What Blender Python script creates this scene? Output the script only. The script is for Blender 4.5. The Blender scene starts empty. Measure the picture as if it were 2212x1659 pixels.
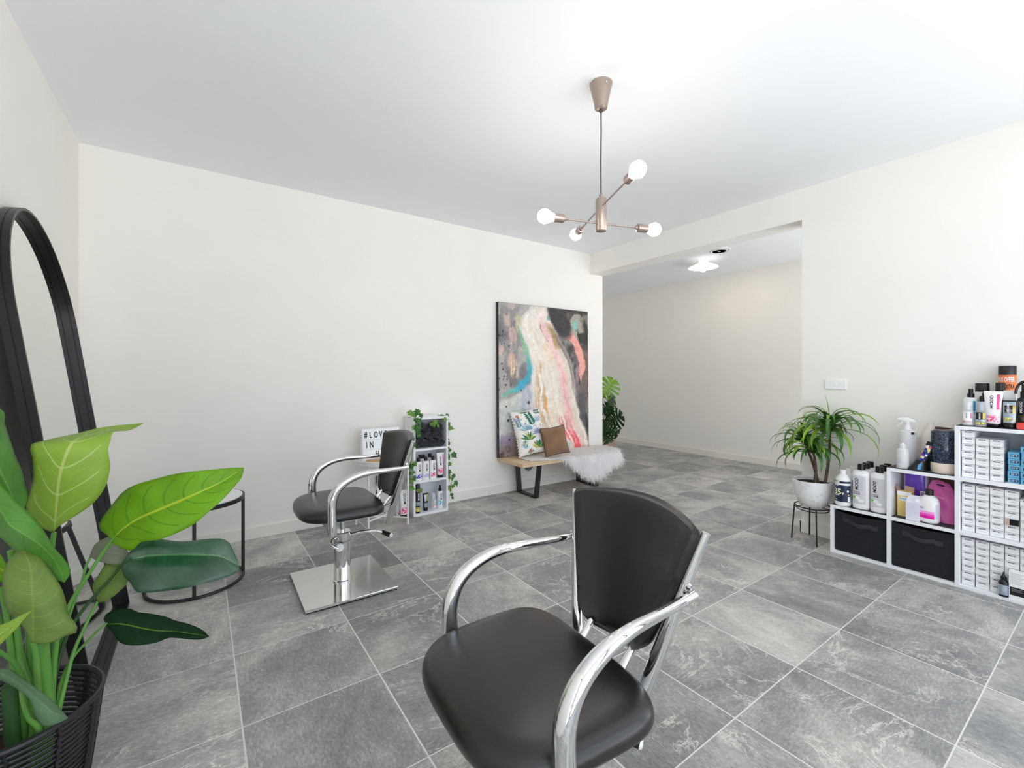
WORLD, EXPOSURE, BULB, BULB2, UPLIGHT, TSEED = 3.15, 0.0, 52.0, 170.0, 1.7, 2.5
import bpy, bmesh, math, random
import numpy as np
from mathutils import Vector, Matrix, noise as mnoise
R = math.radians
PI = math.pi
scene = bpy.context.scene
COL = scene.collection
random.seed(7)

# ---------------------------------------------------------------- camera maths (image 2212 x 1659)
FPX, CXP, CYP, CAMH = 958.0, 1106.0, 809.0, 1.237
YAW = math.atan2(1364.0 / 958.0, 1.0)
FW = (math.cos(YAW), math.sin(YAW))
RT = (math.sin(YAW), -math.cos(YAW))
def ray(x, y):
    r = (x - CXP) / FPX
    return (FW[0] + r * RT[0], FW[1] + r * RT[1], (CYP - y) / FPX)
def at_t(x, y, t):
    d = ray(x, y)
    return Vector((d[0] * t, d[1] * t, CAMH + d[2] * t))
def at_y(x, y, Y0):
    d = ray(x, y)
    return at_t(x, y, Y0 / d[1])
def at_x(x, y, X0):
    d = ray(x, y)
    return at_t(x, y, X0 / d[0])

# ---------------------------------------------------------------- materials
def lin(c):
    out = []
    for v in c[:3]:
        v = v / 255.0
        out.append(v / 12.92 if v <= 0.04045 else ((v + 0.055) / 1.055) ** 2.4)
    return (out[0], out[1], out[2], 1.0)
MATS = {}
def M(name, c, rough=0.5, metal=0.0, var=0.06, vscale=8.0, bump=0.0, bscale=60.0, spec=0.5, alpha=1.0, trans=0.0, coat=0.0, sheen=0.0, emit=None, estr=0.0, ior=1.45):
    if name in MATS:
        return MATS[name]
    m = bpy.data.materials.new(name)
    m.use_nodes = True
    nt = m.node_tree
    b = nt.nodes['Principled BSDF']
    tc = nt.nodes.new('ShaderNodeTexCoord')
    nz = nt.nodes.new('ShaderNodeTexNoise')
    nz.inputs['Scale'].default_value = vscale
    nz.inputs['Detail'].default_value = 4
    nt.links.new(tc.outputs['Object'], nz.inputs['Vector'])
    rp = nt.nodes.new('ShaderNodeValToRGB')
    L = lin(c)
    rp.color_ramp.elements[0].position = 0.3
    rp.color_ramp.elements[1].position = 0.7
    rp.color_ramp.elements[0].color = tuple(v * (1 - var) for v in L[:3]) + (1,)
    rp.color_ramp.elements[1].color = tuple(min(1, v * (1 + var)) for v in L[:3]) + (1,)
    nt.links.new(nz.outputs['Fac'], rp.inputs['Fac'])
    nt.links.new(rp.outputs['Color'], b.inputs['Base Color'])
    b.inputs['Roughness'].default_value = rough
    b.inputs['Metallic'].default_value = metal
    b.inputs['Specular IOR Level'].default_value = spec
    b.inputs['Alpha'].default_value = alpha
    b.inputs['Transmission Weight'].default_value = trans
    b.inputs['IOR'].default_value = ior
    b.inputs['Coat Weight'].default_value = coat
    b.inputs['Sheen Weight'].default_value = sheen
    if emit:
        b.inputs['Emission Color'].default_value = lin(emit)
        b.inputs['Emission Strength'].default_value = estr
    if bump > 0:
        n2 = nt.nodes.new('ShaderNodeTexNoise')
        n2.inputs['Scale'].default_value = bscale
        n2.inputs['Detail'].default_value = 3
        nt.links.new(tc.outputs['Object'], n2.inputs['Vector'])
        bp = nt.nodes.new('ShaderNodeBump')
        bp.inputs['Strength'].default_value = bump
        bp.inputs['Distance'].default_value = 0.004
        nt.links.new(n2.outputs['Fac'], bp.inputs['Height'])
        nt.links.new(bp.outputs['Normal'], b.inputs['Normal'])
    MATS[name] = m
    return m

def M_attr(name, rough=0.6, bump=0.0):
    m = bpy.data.materials.new(name)
    m.use_nodes = True
    nt = m.node_tree
    b = nt.nodes['Principled BSDF']
    a = nt.nodes.new('ShaderNodeAttribute')
    a.attribute_name = 'paint'
    nt.links.new(a.outputs['Color'], b.inputs['Base Color'])
    b.inputs['Roughness'].default_value = rough
    if bump:
        tc = nt.nodes.new('ShaderNodeTexCoord')
        n2 = nt.nodes.new('ShaderNodeTexNoise')
        n2.inputs['Scale'].default_value = 90
        nt.links.new(tc.outputs['Object'], n2.inputs['Vector'])
        bp = nt.nodes.new('ShaderNodeBump')
        bp.inputs['Strength'].default_value = bump
        bp.inputs['Distance'].default_value = 0.003
        nt.links.new(n2.outputs['Fac'], bp.inputs['Height'])
        nt.links.new(bp.outputs['Normal'], b.inputs['Normal'])
    return m

def M_floor():
    m = bpy.data.materials.new('floor_tiles')
    m.use_nodes = True
    nt = m.node_tree
    N, Lk = nt.nodes, nt.links
    b = N['Principled BSDF']
    def math_(op, a, bb=None, c=None):
        n = N.new('ShaderNodeMath'); n.operation = op
        for i, v in enumerate((a, bb, c)):
            if v is None: continue
            if isinstance(v, (int, float)): n.inputs[i].default_value = v
            else: Lk.new(v, n.inputs[i])
        return n.outputs[0]
    def ramp(fac, stops, interp='LINEAR'):
        n = N.new('ShaderNodeValToRGB'); cr = n.color_ramp; cr.interpolation = interp
        while len(cr.elements) < len(stops): cr.elements.new(0.5)
        for e, (p, c) in zip(cr.elements, stops):
            e.position = p
            e.color = c if len(c) == 4 else lin(c)
        Lk.new(fac, n.inputs[0]); return n.outputs[0]
    def noise(vec, scale, detail=6, rough=0.6, dist=0.0):
        n = N.new('ShaderNodeTexNoise'); n.inputs['Scale'].default_value = scale
        n.inputs['Detail'].default_value = detail; n.inputs['Roughness'].default_value = rough
        n.inputs['Distortion'].default_value = dist
        Lk.new(vec, n.inputs['Vector']); return n.outputs['Fac']
    def mix(f, a, bb, mode='MIX'):
        n = N.new('ShaderNodeMix'); n.data_type = 'RGBA'; n.blend_type = mode
        if isinstance(f, (int, float)): n.inputs[0].default_value = f
        else: Lk.new(f, n.inputs[0])
        for i, v in ((6, a), (7, bb)):
            if isinstance(v, tuple): n.inputs[i].default_value = v
            else: Lk.new(v, n.inputs[i])
        return n.outputs[2]
    g = N.new('ShaderNodeNewGeometry')
    sep = N.new('ShaderNodeSeparateXYZ'); Lk.new(g.outputs['Position'], sep.inputs[0])
    pitch = 0.485
    tx = math_('DIVIDE', math_('SUBTRACT', sep.outputs[0], 0.12), pitch)
    ty = math_('DIVIDE', math_('SUBTRACT', sep.outputs[1], 0.36), pitch)
    ix, iy = math_('FLOOR', tx), math_('FLOOR', ty)
    fx, fy = math_('FRACT', tx), math_('FRACT', ty)
    ex = math_('MINIMUM', fx, math_('SUBTRACT', 1.0, fx))
    ey = math_('MINIMUM', fy, math_('SUBTRACT', 1.0, fy))
    gx = math_('LESS_THAN', ex, 0.0058)
    gy = math_('LESS_THAN', ey, 0.0046)
    grout = math_('MAXIMUM', gx, gy)
    cmb = N.new('ShaderNodeCombineXYZ'); Lk.new(ix, cmb.inputs[0]); Lk.new(iy, cmb.inputs[1]); cmb.inputs[2].default_value = TSEED
    wn = N.new('ShaderNodeTexWhiteNoise'); wn.noise_dimensions = '3D'; Lk.new(cmb.outputs[0], wn.inputs['Vector'])
    rs = N.new('ShaderNodeSeparateColor'); Lk.new(wn.outputs['Color'], rs.inputs[0])
    swap = math_('GREATER_THAN', rs.outputs[0], 0.5)
    inv = math_('SUBTRACT', 1.0, swap)
    u = math_('ADD', math_('MULTIPLY', sep.outputs[0], swap), math_('MULTIPLY', sep.outputs[1], inv))
    v = math_('ADD', math_('MULTIPLY', sep.outputs[1], swap), math_('MULTIPLY', sep.outputs[0], inv))
    c2 = N.new('ShaderNodeCombineXYZ')
    Lk.new(math_('ADD', math_('MULTIPLY', u, 1.0), math_('MULTIPLY', rs.outputs[1], 31.0)), c2.inputs[0])
    Lk.new(math_('ADD', math_('MULTIPLY', v, 2.4), math_('MULTIPLY', rs.outputs[2], 47.0)), c2.inputs[1])
    c3 = N.new('ShaderNodeCombineXYZ')
    Lk.new(math_('ADD', math_('MULTIPLY', u, 1.0), math_('MULTIPLY', rs.outputs[2], 23.0)), c3.inputs[0])
    Lk.new(math_('ADD', math_('MULTIPLY', v, 1.25), math_('MULTIPLY', rs.outputs[1], 61.0)), c3.inputs[1])
    big = noise(c3.outputs[0], 1.7, 10, 0.66, 0.5)
    fine = noise(c2.outputs[0], 46.0, 8, 0.82)
    mid_ = noise(c2.outputs[0], 7.0, 8, 0.7, 0.4)
    # every tile gets its own share of dark slate and pale stone
    sh = math_('ADD', big, math_('MULTIPLY', math_('SUBTRACT', rs.outputs[1], 0.5), 0.10))
    base = ramp(sh, [(0.32, (148, 150, 150)), (0.46, (178, 178, 177)), (0.56, (201, 200, 197)), (0.72, (218, 216, 213))])
    base = mix(0.27, base, ramp(mid_, [(0.3, (70, 70, 68)), (0.5, (128, 127, 125)), (0.7, (186, 184, 180))]), 'OVERLAY')
    base = mix(0.50, base, ramp(fine, [(0.36, (50, 50, 50)), (0.5, (128, 128, 127)), (0.64, (206, 205, 203))]), 'OVERLAY')
    # dark slate blotches with ragged edges
    bl = math_('ADD', noise(c3.outputs[0], 2.6, 12, 0.74, 0.6), math_('MULTIPLY', math_('SUBTRACT', rs.outputs[2], 0.5), 0.12))
    base = mix(math_('MULTIPLY', ramp(bl, [(0.58, (0, 0, 0, 1)), (0.62, (1, 1, 1, 1))]), 0.45), base, lin((128, 131, 129)))
    # pale crackle veins
    vn = noise(c3.outputs[0], 2.1, 10, 0.70, 1.2)
    vein = math_('ABSOLUTE', math_('SUBTRACT', vn, 0.5))
    vm = ramp(vein, [(0.0, (1, 1, 1, 1)), (0.014, (0, 0, 0, 1))])
    gate = ramp(math_('ADD', noise(c3.outputs[0], 2.9, 5, 0.7), math_('MULTIPLY', math_('SUBTRACT', rs.outputs[0], 0.5), 0.16)), [(0.50, (0, 0, 0, 1)), (0.60, (1, 1, 1, 1))])
    base = mix(math_('MULTIPLY', math_('MULTIPLY', vm, gate), 0.9), base, lin((228, 220, 211)))
    vn2 = noise(c2.outputs[0], 6.0, 12, 0.78, 0.9)
    vm2 = ramp(math_('ABSOLUTE', math_('SUBTRACT', vn2, 0.51)), [(0.0, (1, 1, 1, 1)), (0.010, (0, 0, 0, 1))])
    gate2 = ramp(noise(c3.outputs[0], 3.6, 4, 0.7), [(0.50, (0, 0, 0, 1)), (0.60, (1, 1, 1, 1))])
    base = mix(math_('MULTIPLY', math_('MULTIPLY', vm2, gate2), 0.6), base, lin((222, 216, 208)))
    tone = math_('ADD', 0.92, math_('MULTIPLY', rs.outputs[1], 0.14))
    # mirror-side tile columns lightened: part tile tone, part missing light put into colour
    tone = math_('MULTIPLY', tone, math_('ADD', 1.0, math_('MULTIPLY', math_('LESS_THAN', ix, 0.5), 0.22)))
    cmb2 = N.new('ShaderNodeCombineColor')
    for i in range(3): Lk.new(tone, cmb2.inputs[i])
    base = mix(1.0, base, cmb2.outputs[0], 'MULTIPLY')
    final = mix(grout, base, lin((220, 218, 214)))
    Lk.new(final, b.inputs['Base Color'])
    rr = math_('ADD', 0.33, math_('MULTIPLY', fine, 0.22))
    Lk.new(math_('ADD', rr, math_('MULTIPLY', grout, 0.3)), b.inputs['Roughness'])
    b.inputs['Specular IOR Level'].default_value = 0.45
    bp = N.new('ShaderNodeBump'); bp.inputs['Strength'].default_value = 0.22; bp.inputs['Distance'].default_value = 0.004
    Lk.new(math_('SUBTRACT', fine, math_('MULTIPLY', grout, 0.6)), bp.inputs['Height'])
    Lk.new(bp.outputs['Normal'], b.inputs['Normal'])
    return m

def M_leaf(name, c, vein, rough=0.35, trans=0.25, nveins=11.0, vstr=0.55, mott=0.25, midc=None, spec=0.5):
    """two-tone leaf: uv.x along the midrib, uv.y across (0.5 = midrib)"""
    m = bpy.data.materials.new(name)
    m.use_nodes = True
    nt = m.node_tree; N, Lk = nt.nodes, nt.links
    b = N['Principled BSDF']; out = N['Material Output']
    def math_(op, a, bb=None):
        n = N.new('ShaderNodeMath'); n.operation = op
        for i, v in enumerate((a, bb)):
            if v is None: continue
            if isinstance(v, (int, float)): n.inputs[i].default_value = v
            else: Lk.new(v, n.inputs[i])
        return n.outputs[0]
    uv = N.new('ShaderNodeUVMap'); sp = N.new('ShaderNodeSeparateXYZ'); Lk.new(uv.outputs[0], sp.inputs[0])
    dist = math_('ABSOLUTE', math_('SUBTRACT', sp.outputs[1], 0.5))
    ph = math_('MULTIPLY', math_('SUBTRACT', sp.outputs[0], math_('MULTIPLY', math_('POWER', dist, 1.5), 0.62)), nveins)
    tri = math_('ABSOLUTE', math_('SUBTRACT', math_('FRACT', ph), 0.5))
    lat = math_('LESS_THAN', tri, 0.045)
    lat = math_('MULTIPLY', lat, math_('LESS_THAN', dist, 0.4))
    midr = math_('LESS_THAN', dist, 0.02)
    vm = math_('MULTIPLY', math_('MULTIPLY', lat, 0.75), vstr)
    tc = N.new('ShaderNodeTexCoord'); nz = N.new('ShaderNodeTexNoise'); nz.inputs['Scale'].default_value = 9
    Lk.new(tc.outputs['Object'], nz.inputs['Vector'])
    rp = N.new('ShaderNodeValToRGB'); L = lin(c)
    rp.color_ramp.elements[0].position, rp.color_ramp.elements[1].position = 0.3, 0.72
    rp.color_ramp.elements[0].color = tuple(v * (1 - mott) for v in L[:3]) + (1,)
    rp.color_ramp.elements[1].color = tuple(min(1, v * (1 + mott)) for v in L[:3]) + (1,)
    Lk.new(nz.outputs['Fac'], rp.inputs[0])
    mx = N.new('ShaderNodeMix'); mx.data_type = 'RGBA'; Lk.new(vm, mx.inputs[0]); Lk.new(rp.outputs[0], mx.inputs[6]); mx.inputs[7].default_value = lin(vein)
    mx0 = mx; mx = N.new('ShaderNodeMix'); mx.data_type = 'RGBA'; Lk.new(math_('MULTIPLY', midr, vstr), mx.inputs[0]); Lk.new(mx0.outputs[2], mx.inputs[6]); mx.inputs[7].default_value = lin(midc or vein)
    Lk.new(mx.outputs[2], b.inputs['Base Color'])
    b.inputs['Roughness'].default_value = rough
    b.inputs['Specular IOR Level'].default_value = spec
    fine = math_('MULTIPLY', math_('SINE', math_('MULTIPLY', ph, 44.0)), 0.12)
    bp = N.new('ShaderNodeBump'); bp.inputs['Strength'].default_value = 0.5; bp.inputs['Distance'].default_value = 0.002
    Lk.new(math_('ADD', math_('MAXIMUM', lat, midr), fine), bp.inputs['Height']); Lk.new(bp.outputs['Normal'], b.inputs['Normal'])
    if trans > 0:
        tr = N.new('ShaderNodeBsdfTranslucent'); Lk.new(mx.outputs[2], tr.inputs['Color'])
        ms = N.new('ShaderNodeMixShader'); ms.inputs[0].default_value = trans
        Lk.new(b.outputs[0], ms.inputs[1]); Lk.new(tr.outputs[0], ms.inputs[2]); Lk.new(ms.outputs[0], out.inputs['Surface'])
    return m

def M_wood(name, c, c2, scale=(1.5, 40, 40), rough=0.5):
    m = bpy.data.materials.new(name); m.use_nodes = True
    nt = m.node_tree; N, Lk = nt.nodes, nt.links; b = N['Principled BSDF']
    tc = N.new('ShaderNodeTexCoord'); mp = N.new('ShaderNodeMapping'); mp.inputs['Scale'].default_value = scale
    nz = N.new('ShaderNodeTexNoise'); nz.inputs['Scale'].default_value = 1.0; nz.inputs['Detail'].default_value = 5; nz.inputs['Distortion'].default_value = 0.4
    rp = N.new('ShaderNodeValToRGB')
    rp.color_ramp.elements[0].position, rp.color_ramp.elements[1].position = 0.3, 0.7
    rp.color_ramp.elements[0].color, rp.color_ramp.elements[1].color = lin(c2), lin(c)
    Lk.new(tc.outputs['Object'], mp.inputs[0]); Lk.new(mp.outputs[0], nz.inputs['Vector']); Lk.new(nz.outputs['Fac'], rp.inputs[0]); Lk.new(rp.outputs[0], b.inputs['Base Color'])
    b.inputs['Roughness'].default_value = rough
    return m

def M_cells(name, cols, scale=30.0, rough=0.4):
    m = bpy.data.materials.new(name); m.use_nodes = True
    nt = m.node_tree; N, Lk = nt.nodes, nt.links; b = N['Principled BSDF']
    tc = N.new('ShaderNodeTexCoord'); vo = N.new('ShaderNodeTexVoronoi'); vo.inputs['Scale'].default_value = scale
    sp = N.new('ShaderNodeSeparateColor'); rp = N.new('ShaderNodeValToRGB'); cr = rp.color_ramp; cr.interpolation = 'CONSTANT'
    while len(cr.elements) < len(cols): cr.elements.new(0.5)
    for i, (e, c) in enumerate(zip(cr.elements, cols)):
        e.position = i / len(cols); e.color = lin(c)
    Lk.new(tc.outputs['Object'], vo.inputs['Vector']); Lk.new(vo.outputs['Color'], sp.inputs[0]); Lk.new(sp.outputs[0], rp.inputs[0]); Lk.new(rp.outputs[0], b.inputs['Base Color'])
    b.inputs['Roughness'].default_value = rough
    return m

# ---------------------------------------------------------------- mesh builder
class MB:
    def __init__(s):
        s.v, s.f, s.mi, s.uv = [], [], [], {}
        s.cur = 0
    def add(s, verts, faces, uvs=None):
        b = len(s.v)
        s.v += [tuple(p) for p in verts]
        for f in faces:
            s.f.append(tuple(b + i for i in f)); s.mi.append(s.cur)
        if uvs:
            for i, q in enumerate(uvs): s.uv[b + i] = q
        return s
    def box(s, c, d, rot=None):
        hx, hy, hz = d[0] / 2, d[1] / 2, d[2] / 2
        pts = [Vector((x * hx, y * hy, z * hz)) for x in (-1, 1) for y in (-1, 1) for z in (-1, 1)]
        if rot is not None: pts = [rot @ p for p in pts]
        c = Vector(c)
        return s.add([c + p for p in pts], [(0, 1, 3, 2), (4, 6, 7, 5), (0, 4, 5, 1), (2, 3, 7, 6), (0, 2, 6, 4), (1, 5, 7, 3)])
    def bb(s, x0, x1, y0, y1, z0, z1):
        return s.box(((x0 + x1) / 2, (y0 + y1) / 2, (z0 + z1) / 2), (x1 - x0, y1 - y0, z1 - z0))
    def loft(s, rings, cap0=True, cap1=True, closed=True):
        n = len(rings[0]); b = []
        for r in rings: b += list(r)
        f = []
        for i in range(len(rings) - 1):
            for j in range(n if closed else n - 1):
                k = (j + 1) % n
                f.append((i * n + j, i * n + k, (i + 1) * n + k, (i + 1) * n + j))
        if cap0: f.append(tuple(range(n))[::-1])
        if cap1: f.append(tuple((len(rings) - 1) * n + j for j in range(n)))
        return s.add(b, f)
    def tube(s, pts, rad, seg=10, cap=True, squash=1.0, up=None):
        pts = [Vector(p) for p in pts]; n = len(pts)
        rads = rad if isinstance(rad, (list, tuple)) else [rad] * n
        T = []
        for i in range(n):
            t = pts[min(i + 1, n - 1)] - pts[max(i - 1, 0)]
            T.append(t.normalized())
        ref = Vector(up) if up else (Vector((0, 0, 1)) if abs(T[0].z) < 0.9 else Vector((1, 0, 0)))
        nrm = (ref - T[0] * ref.dot(T[0])).normalized()
        rings = []
        for i in range(n):
            nrm = (nrm - T[i] * nrm.dot(T[i])).normalized()
            bn = T[i].cross(nrm)
            rings.append([pts[i] + (nrm * math.cos(2 * PI * j / seg) + bn * math.sin(2 * PI * j / seg) * squash) * rads[i] for j in range(seg)])
        return s.loft(rings, cap, cap)
    def lathe(s, prof, seg=24, c=(0, 0, 0), sx=1.0, sy=1.0, p=2.0):
        rings = []
        for r, z in prof:
            rings.append([Vector(c) + Vector((r * sx * spow(math.cos(2 * PI * j / seg), p), r * sy * spow(math.sin(2 * PI * j / seg), p), z)) for j in range(seg)])
        return s.loft(rings, prof[0][0] > 1e-6, prof[-1][0] > 1e-6)
    def ring(s, c, r, rt, seg=40, ts=6, squash=1.0):
        vs, f = [], []
        for i in range(seg):
            a = 2 * PI * i / seg
            for j in range(ts):
                q = 2 * PI * j / ts
                rr = r + rt * math.cos(q)
                vs.append((c[0] + rr * math.cos(a), c[1] + rr * math.sin(a), c[2] + rt * squash * math.sin(q)))
        for i in range(seg):
            for j in range(ts):
                i2, j2 = (i + 1) % seg, (j + 1) % ts
                f.append((i * ts + j, i2 * ts + j, i2 * ts + j2, i * ts + j2))
        return s.add(vs, f)
    def grid(s, fn, nu, nv, uvs=True):
        vs, q = [], []
        for i in range(nu + 1):
            for j in range(nv + 1):
                vs.append(fn(i / nu, j / nv)); q.append((i / nu, j / nv))
        f = [(i * (nv + 1) + j, (i + 1) * (nv + 1) + j, (i + 1) * (nv + 1) + j + 1, i * (nv + 1) + j + 1) for i in range(nu) for j in range(nv)]
        return s.add(vs, f, q if uvs else None)
    def prism(s, poly, z0, z1):
        n = len(poly)
        return s.add([(x, y, z0) for x, y in poly] + [(x, y, z1) for x, y in poly],
                     [tuple(range(n))[::-1], tuple(range(n, 2 * n))] + [(i, (i + 1) % n, n + (i + 1) % n, n + i) for i in range(n)])
    def xf(s, fn):
        s.v = [tuple(fn(Vector(p))) for p in s.v]
        return s
    def build(s, name, mat, parent=None, smooth=True, bevel=0.0, loc=None, rot=None, recalc=True, solid=0.0, angle=40, bseg=2):
        me = bpy.data.meshes.new(name)
        me.from_pydata(s.v, [], s.f)
        mats = mat if isinstance(mat, (list, tuple)) else [mat]
        for m in mats: me.materials.append(m)
        if len(mats) > 1:
            me.polygons.foreach_set('material_index', s.mi)
        if s.uv:
            ul = me.uv_layers.new(name='UVMap')
            for lp in me.loops:
                ul.data[lp.index].uv = s.uv.get(lp.vertex_index, (0, 0))
        if recalc:
            bm = bmesh.new(); bm.from_mesh(me)
            bmesh.ops.recalc_face_normals(bm, faces=bm.faces)
            bm.to_mesh(me); bm.free()
        if smooth:
            me.shade_smooth()
            try: me.set_sharp_from_angle(angle=R(angle))
            except Exception: pass
        o = bpy.data.objects.new(name, me)
        COL.objects.link(o)
        if parent is not None: o.parent = parent
        if loc is not None: o.location = loc
        if rot is not None: o.rotation_euler = rot
        if bevel > 0:
            md = o.modifiers.new('soft_edges', 'BEVEL'); md.width = bevel; md.segments = bseg; md.limit_method = 'ANGLE'; md.angle_limit = R(40)
        if solid > 0:
            md = o.modifiers.new('thickness', 'SOLIDIFY'); md.thickness = solid; md.offset = 0
        return o

def spow(v, p):
    return v if p == 2 else math.copysign(abs(v) ** (2.0 / p), v)
def bez(p0, p1, p2, p3, n=12):
    p0, p1, p2, p3 = map(Vector, (p0, p1, p2, p3))
    return [p0 * (1 - t) ** 3 + p1 * 3 * t * (1 - t) ** 2 + p2 * 3 * t * t * (1 - t) + p3 * t ** 3 for t in [i / n for i in range(n + 1)]]
def resample(pts, n):
    pts = [Vector(p) for p in pts]
    d = [0.0]
    for a, b in zip(pts, pts[1:]): d.append(d[-1] + (b - a).length)
    # Catmull-Rom through the points, even in arc length
    def cr(i, t):
        p0, p1, p2, p3 = pts[max(i - 1, 0)], pts[i], pts[i + 1], pts[min(i + 2, len(pts) - 1)]
        return 0.5 * ((2 * p1) + (p2 - p0) * t + (2 * p0 - 5 * p1 + 4 * p2 - p3) * t * t + (3 * p1 - p0 - 3 * p2 + p3) * t ** 3)
    out = []
    for k in range(n + 1):
        s_ = d[-1] * k / n
        i = 0
        while i < len(d) - 2 and d[i + 1] < s_: i += 1
        L = d[i + 1] - d[i]
        out.append(cr(i, (s_ - d[i]) / L if L > 1e-9 else 0))
    return out
def tag(o, label=None, cat=None, group=None, kind=None):
    if label: o['label'] = label
    if cat: o['category'] = cat
    if group: o['group'] = group
    if kind: o['kind'] = kind
    return o
def thing(name, label, cat, loc=(0, 0, 0), rotz=0.0, group=None):
    o = bpy.data.objects.new(name, None)
    o.empty_display_size = 0.1
    COL.objects.link(o)
    o.location = loc; o.rotation_euler = (0, 0, rotz)
    return tag(o, label, cat, group)
def kids(o):
    return [c for c in COL.objects if c.parent == o]
def copy_tree(o, parent=None, cache=None):
    c = o.copy(); COL.objects.link(c)
    if parent is not None: c.parent = parent
    for ch in list(o.children): copy_tree(ch, c)
    return c
def struct(mb, name, mat, **k):
    o = mb.build(name, mat, **k); o['kind'] = 'structure'; return o

_TXT = {}
def text_geo(s, bold=0.0, shear=0.0):
    key = (s, bold, shear)
    if key not in _TXT:
        cu = bpy.data.curves.new('lettering', 'FONT')
        cu.body = s; cu.size = 1.0; cu.offset = bold; cu.shear = shear; cu.resolution_u = 3; cu.fill_mode = 'FRONT'
        cu.align_x = 'CENTER'; cu.align_y = 'CENTER'
        ob = bpy.data.objects.new('lettering', cu); COL.objects.link(ob)
        dg = bpy.context.evaluated_depsgraph_get()
        me = ob.evaluated_get(dg).to_mesh()
        vs = [v.co.copy() for v in me.vertices]; fs = [tuple(p.vertices) for p in me.polygons]
        ob.evaluated_get(dg).to_mesh_clear()
        bpy.data.objects.remove(ob); bpy.data.curves.remove(cu)
        x0, x1 = min(v.x for v in vs), max(v.x for v in vs); y0, y1 = min(v.y for v in vs), max(v.y for v in vs)
        cx, cy = (x0 + x1) / 2, (y0 + y1) / 2
        _TXT[key] = ([(v.x - cx, v.y - cy) for v in vs], fs, x1 - x0, y1 - y0)
    return _TXT[key]
def add_text(mb, s, u, v, w, fn, h=None, rot=0.0, bold=0.012, shear=0.0):
    """text centred at (u,v); w = length along its reading direction; fn maps (u,v) to a point"""
    vs, fs, tw, th = text_geo(s, bold, shear)
    kx = w / tw; ky = (h / th) if h else kx
    ca, sa = math.cos(rot), math.sin(rot)
    pts = [fn(u + (x * kx) * ca - (y * ky) * sa, v + (x * kx) * sa + (y * ky) * ca) for x, y in vs]
    mb.add(pts, fs)
def add_patch(mb, u0, u1, v0, v1, fn, n=8, m=1):
    mb.grid(lambda a, b: fn(u0 + (u1 - u0) * a, v0 + (v1 - v0) * b), n, m, uvs=False)
def add_disc(mb, u, v, ru, rv, fn, n=20):
    mb.add([fn(u + ru * math.cos(2 * PI * i / n), v + rv * math.sin(2 * PI * i / n)) for i in range(n)], [tuple(range(n))])
# ---------------------------------------------------------------- common materials
m_wall = M('wall_paint', (240, 237, 232), 0.85, var=0.012, vscale=3, bump=0.04, bscale=260, spec=0.2)
m_ceil = M('ceiling_paint', (245, 247, 250), 0.9, var=0.006, vscale=3, spec=0.1)
m_trim = M('trim_paint', (236, 232, 226), 0.5, var=0.01)
m_chrome = M('chrome', (225, 225, 225), 0.06, 1.0, var=0.02)
m_steel = M('brushed_steel', (236, 235, 233), 0.12, 1.0, var=0.03)
m_greymetal = M('grey_painted_metal', (176, 184, 194), 0.4, 0.0)
m_leather = M('black_leather', (19, 17, 16), 0.29, var=0.12, vscale=30, bump=0.08, bscale=320, spec=0.7)
m_blackmetal = M('black_metal', (24, 24, 27), 0.42, var=0.1)
m_black = M('black_plastic', (18, 18, 20), 0.35)
m_white = M('white_laminate', (238, 239, 242), 0.4, var=0.01)
m_whitep = M('white_plastic', (240, 240, 240), 0.35, var=0.01)
m_ink = M('black_ink', (14, 14, 16), 0.5)
m_whiteink = M('white_ink', (246, 246, 246), 0.5, var=0.01)
m_pink = M('pink_ink', (236, 84, 160), 0.45)
m_pale = M('pale_grey_label', (214, 212, 218), 0.5)
m_paper = M('white_paper', (243, 243, 243), 0.6, var=0.01)

# ---------------------------------------------------------------- room shell
XL, XR, YB, HC = -0.628, 3.877, 3.86, 2.70
XR2 = 4.083                     # corridor face of the right wall
YO = 1.546                      # near edge of the opening
ZH = 2.455                      # underside of the header
YF = -1.7                       # shop front behind the camera
XC = 6.30                       # far wall of the corridor
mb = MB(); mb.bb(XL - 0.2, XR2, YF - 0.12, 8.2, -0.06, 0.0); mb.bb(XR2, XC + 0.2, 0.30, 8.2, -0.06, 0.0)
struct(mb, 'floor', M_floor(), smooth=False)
mb = MB(); mb.bb(XL - 0.2, XR2, YF - 0.2, 8.2, HC, HC + 0.1); mb.bb(XR2, XC + 0.2, 0.28, 8.2, HC, HC + 0.1)
struct(mb, 'ceiling', m_ceil, smooth=False)
WR = (-1.45, -0.45)  # right-wall opening, added to light the left side of the room
WL = (-1.50, -0.75)               # glazed opening added in the left wall to even out the light
mb = MB(); mb.bb(XL - 0.15, XL, YF, WL[0], 0, HC); mb.bb(XL - 0.15, XL, WL[1], YB + 0.12, 0, HC); mb.bb(XL - 0.15, XL, WL[0], WL[1], 2.45, HC)
struct(mb, 'wall_left', m_wall, smooth=False)
mb = MB(); mb.bb(XL, XR2, YB, YB + 0.12, 0, HC)
struct(mb, 'wall_back', m_wall, smooth=False)
mb = MB(); mb.bb(XR, XR2, YF, WR[0], 0, HC); mb.bb(XR, XR2, WR[1], YO, 0, HC); mb.bb(XR, XR2, WR[0], WR[1], 2.45, HC); mb.bb(XR, XR2, YO, YB - 0.0005, ZH, HC)
struct(mb, 'wall_right', m_wall, smooth=False)
mb = MB(); mb.bb(XC, XC + 0.15, 0.42, 8.0, 0, HC)
struct(mb, 'wall_corridor', m_wall, smooth=False)
mb = MB(); mb.bb(XR2, 4.95, 8.0, 8.12, 0, HC); mb.bb(5.45, XC, 8.0, 8.12, 0, HC); mb.bb(4.95, 5.45, 8.0, 8.12, 2.1, HC)
struct(mb, 'wall_corridor_end', m_wall, smooth=False)
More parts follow.
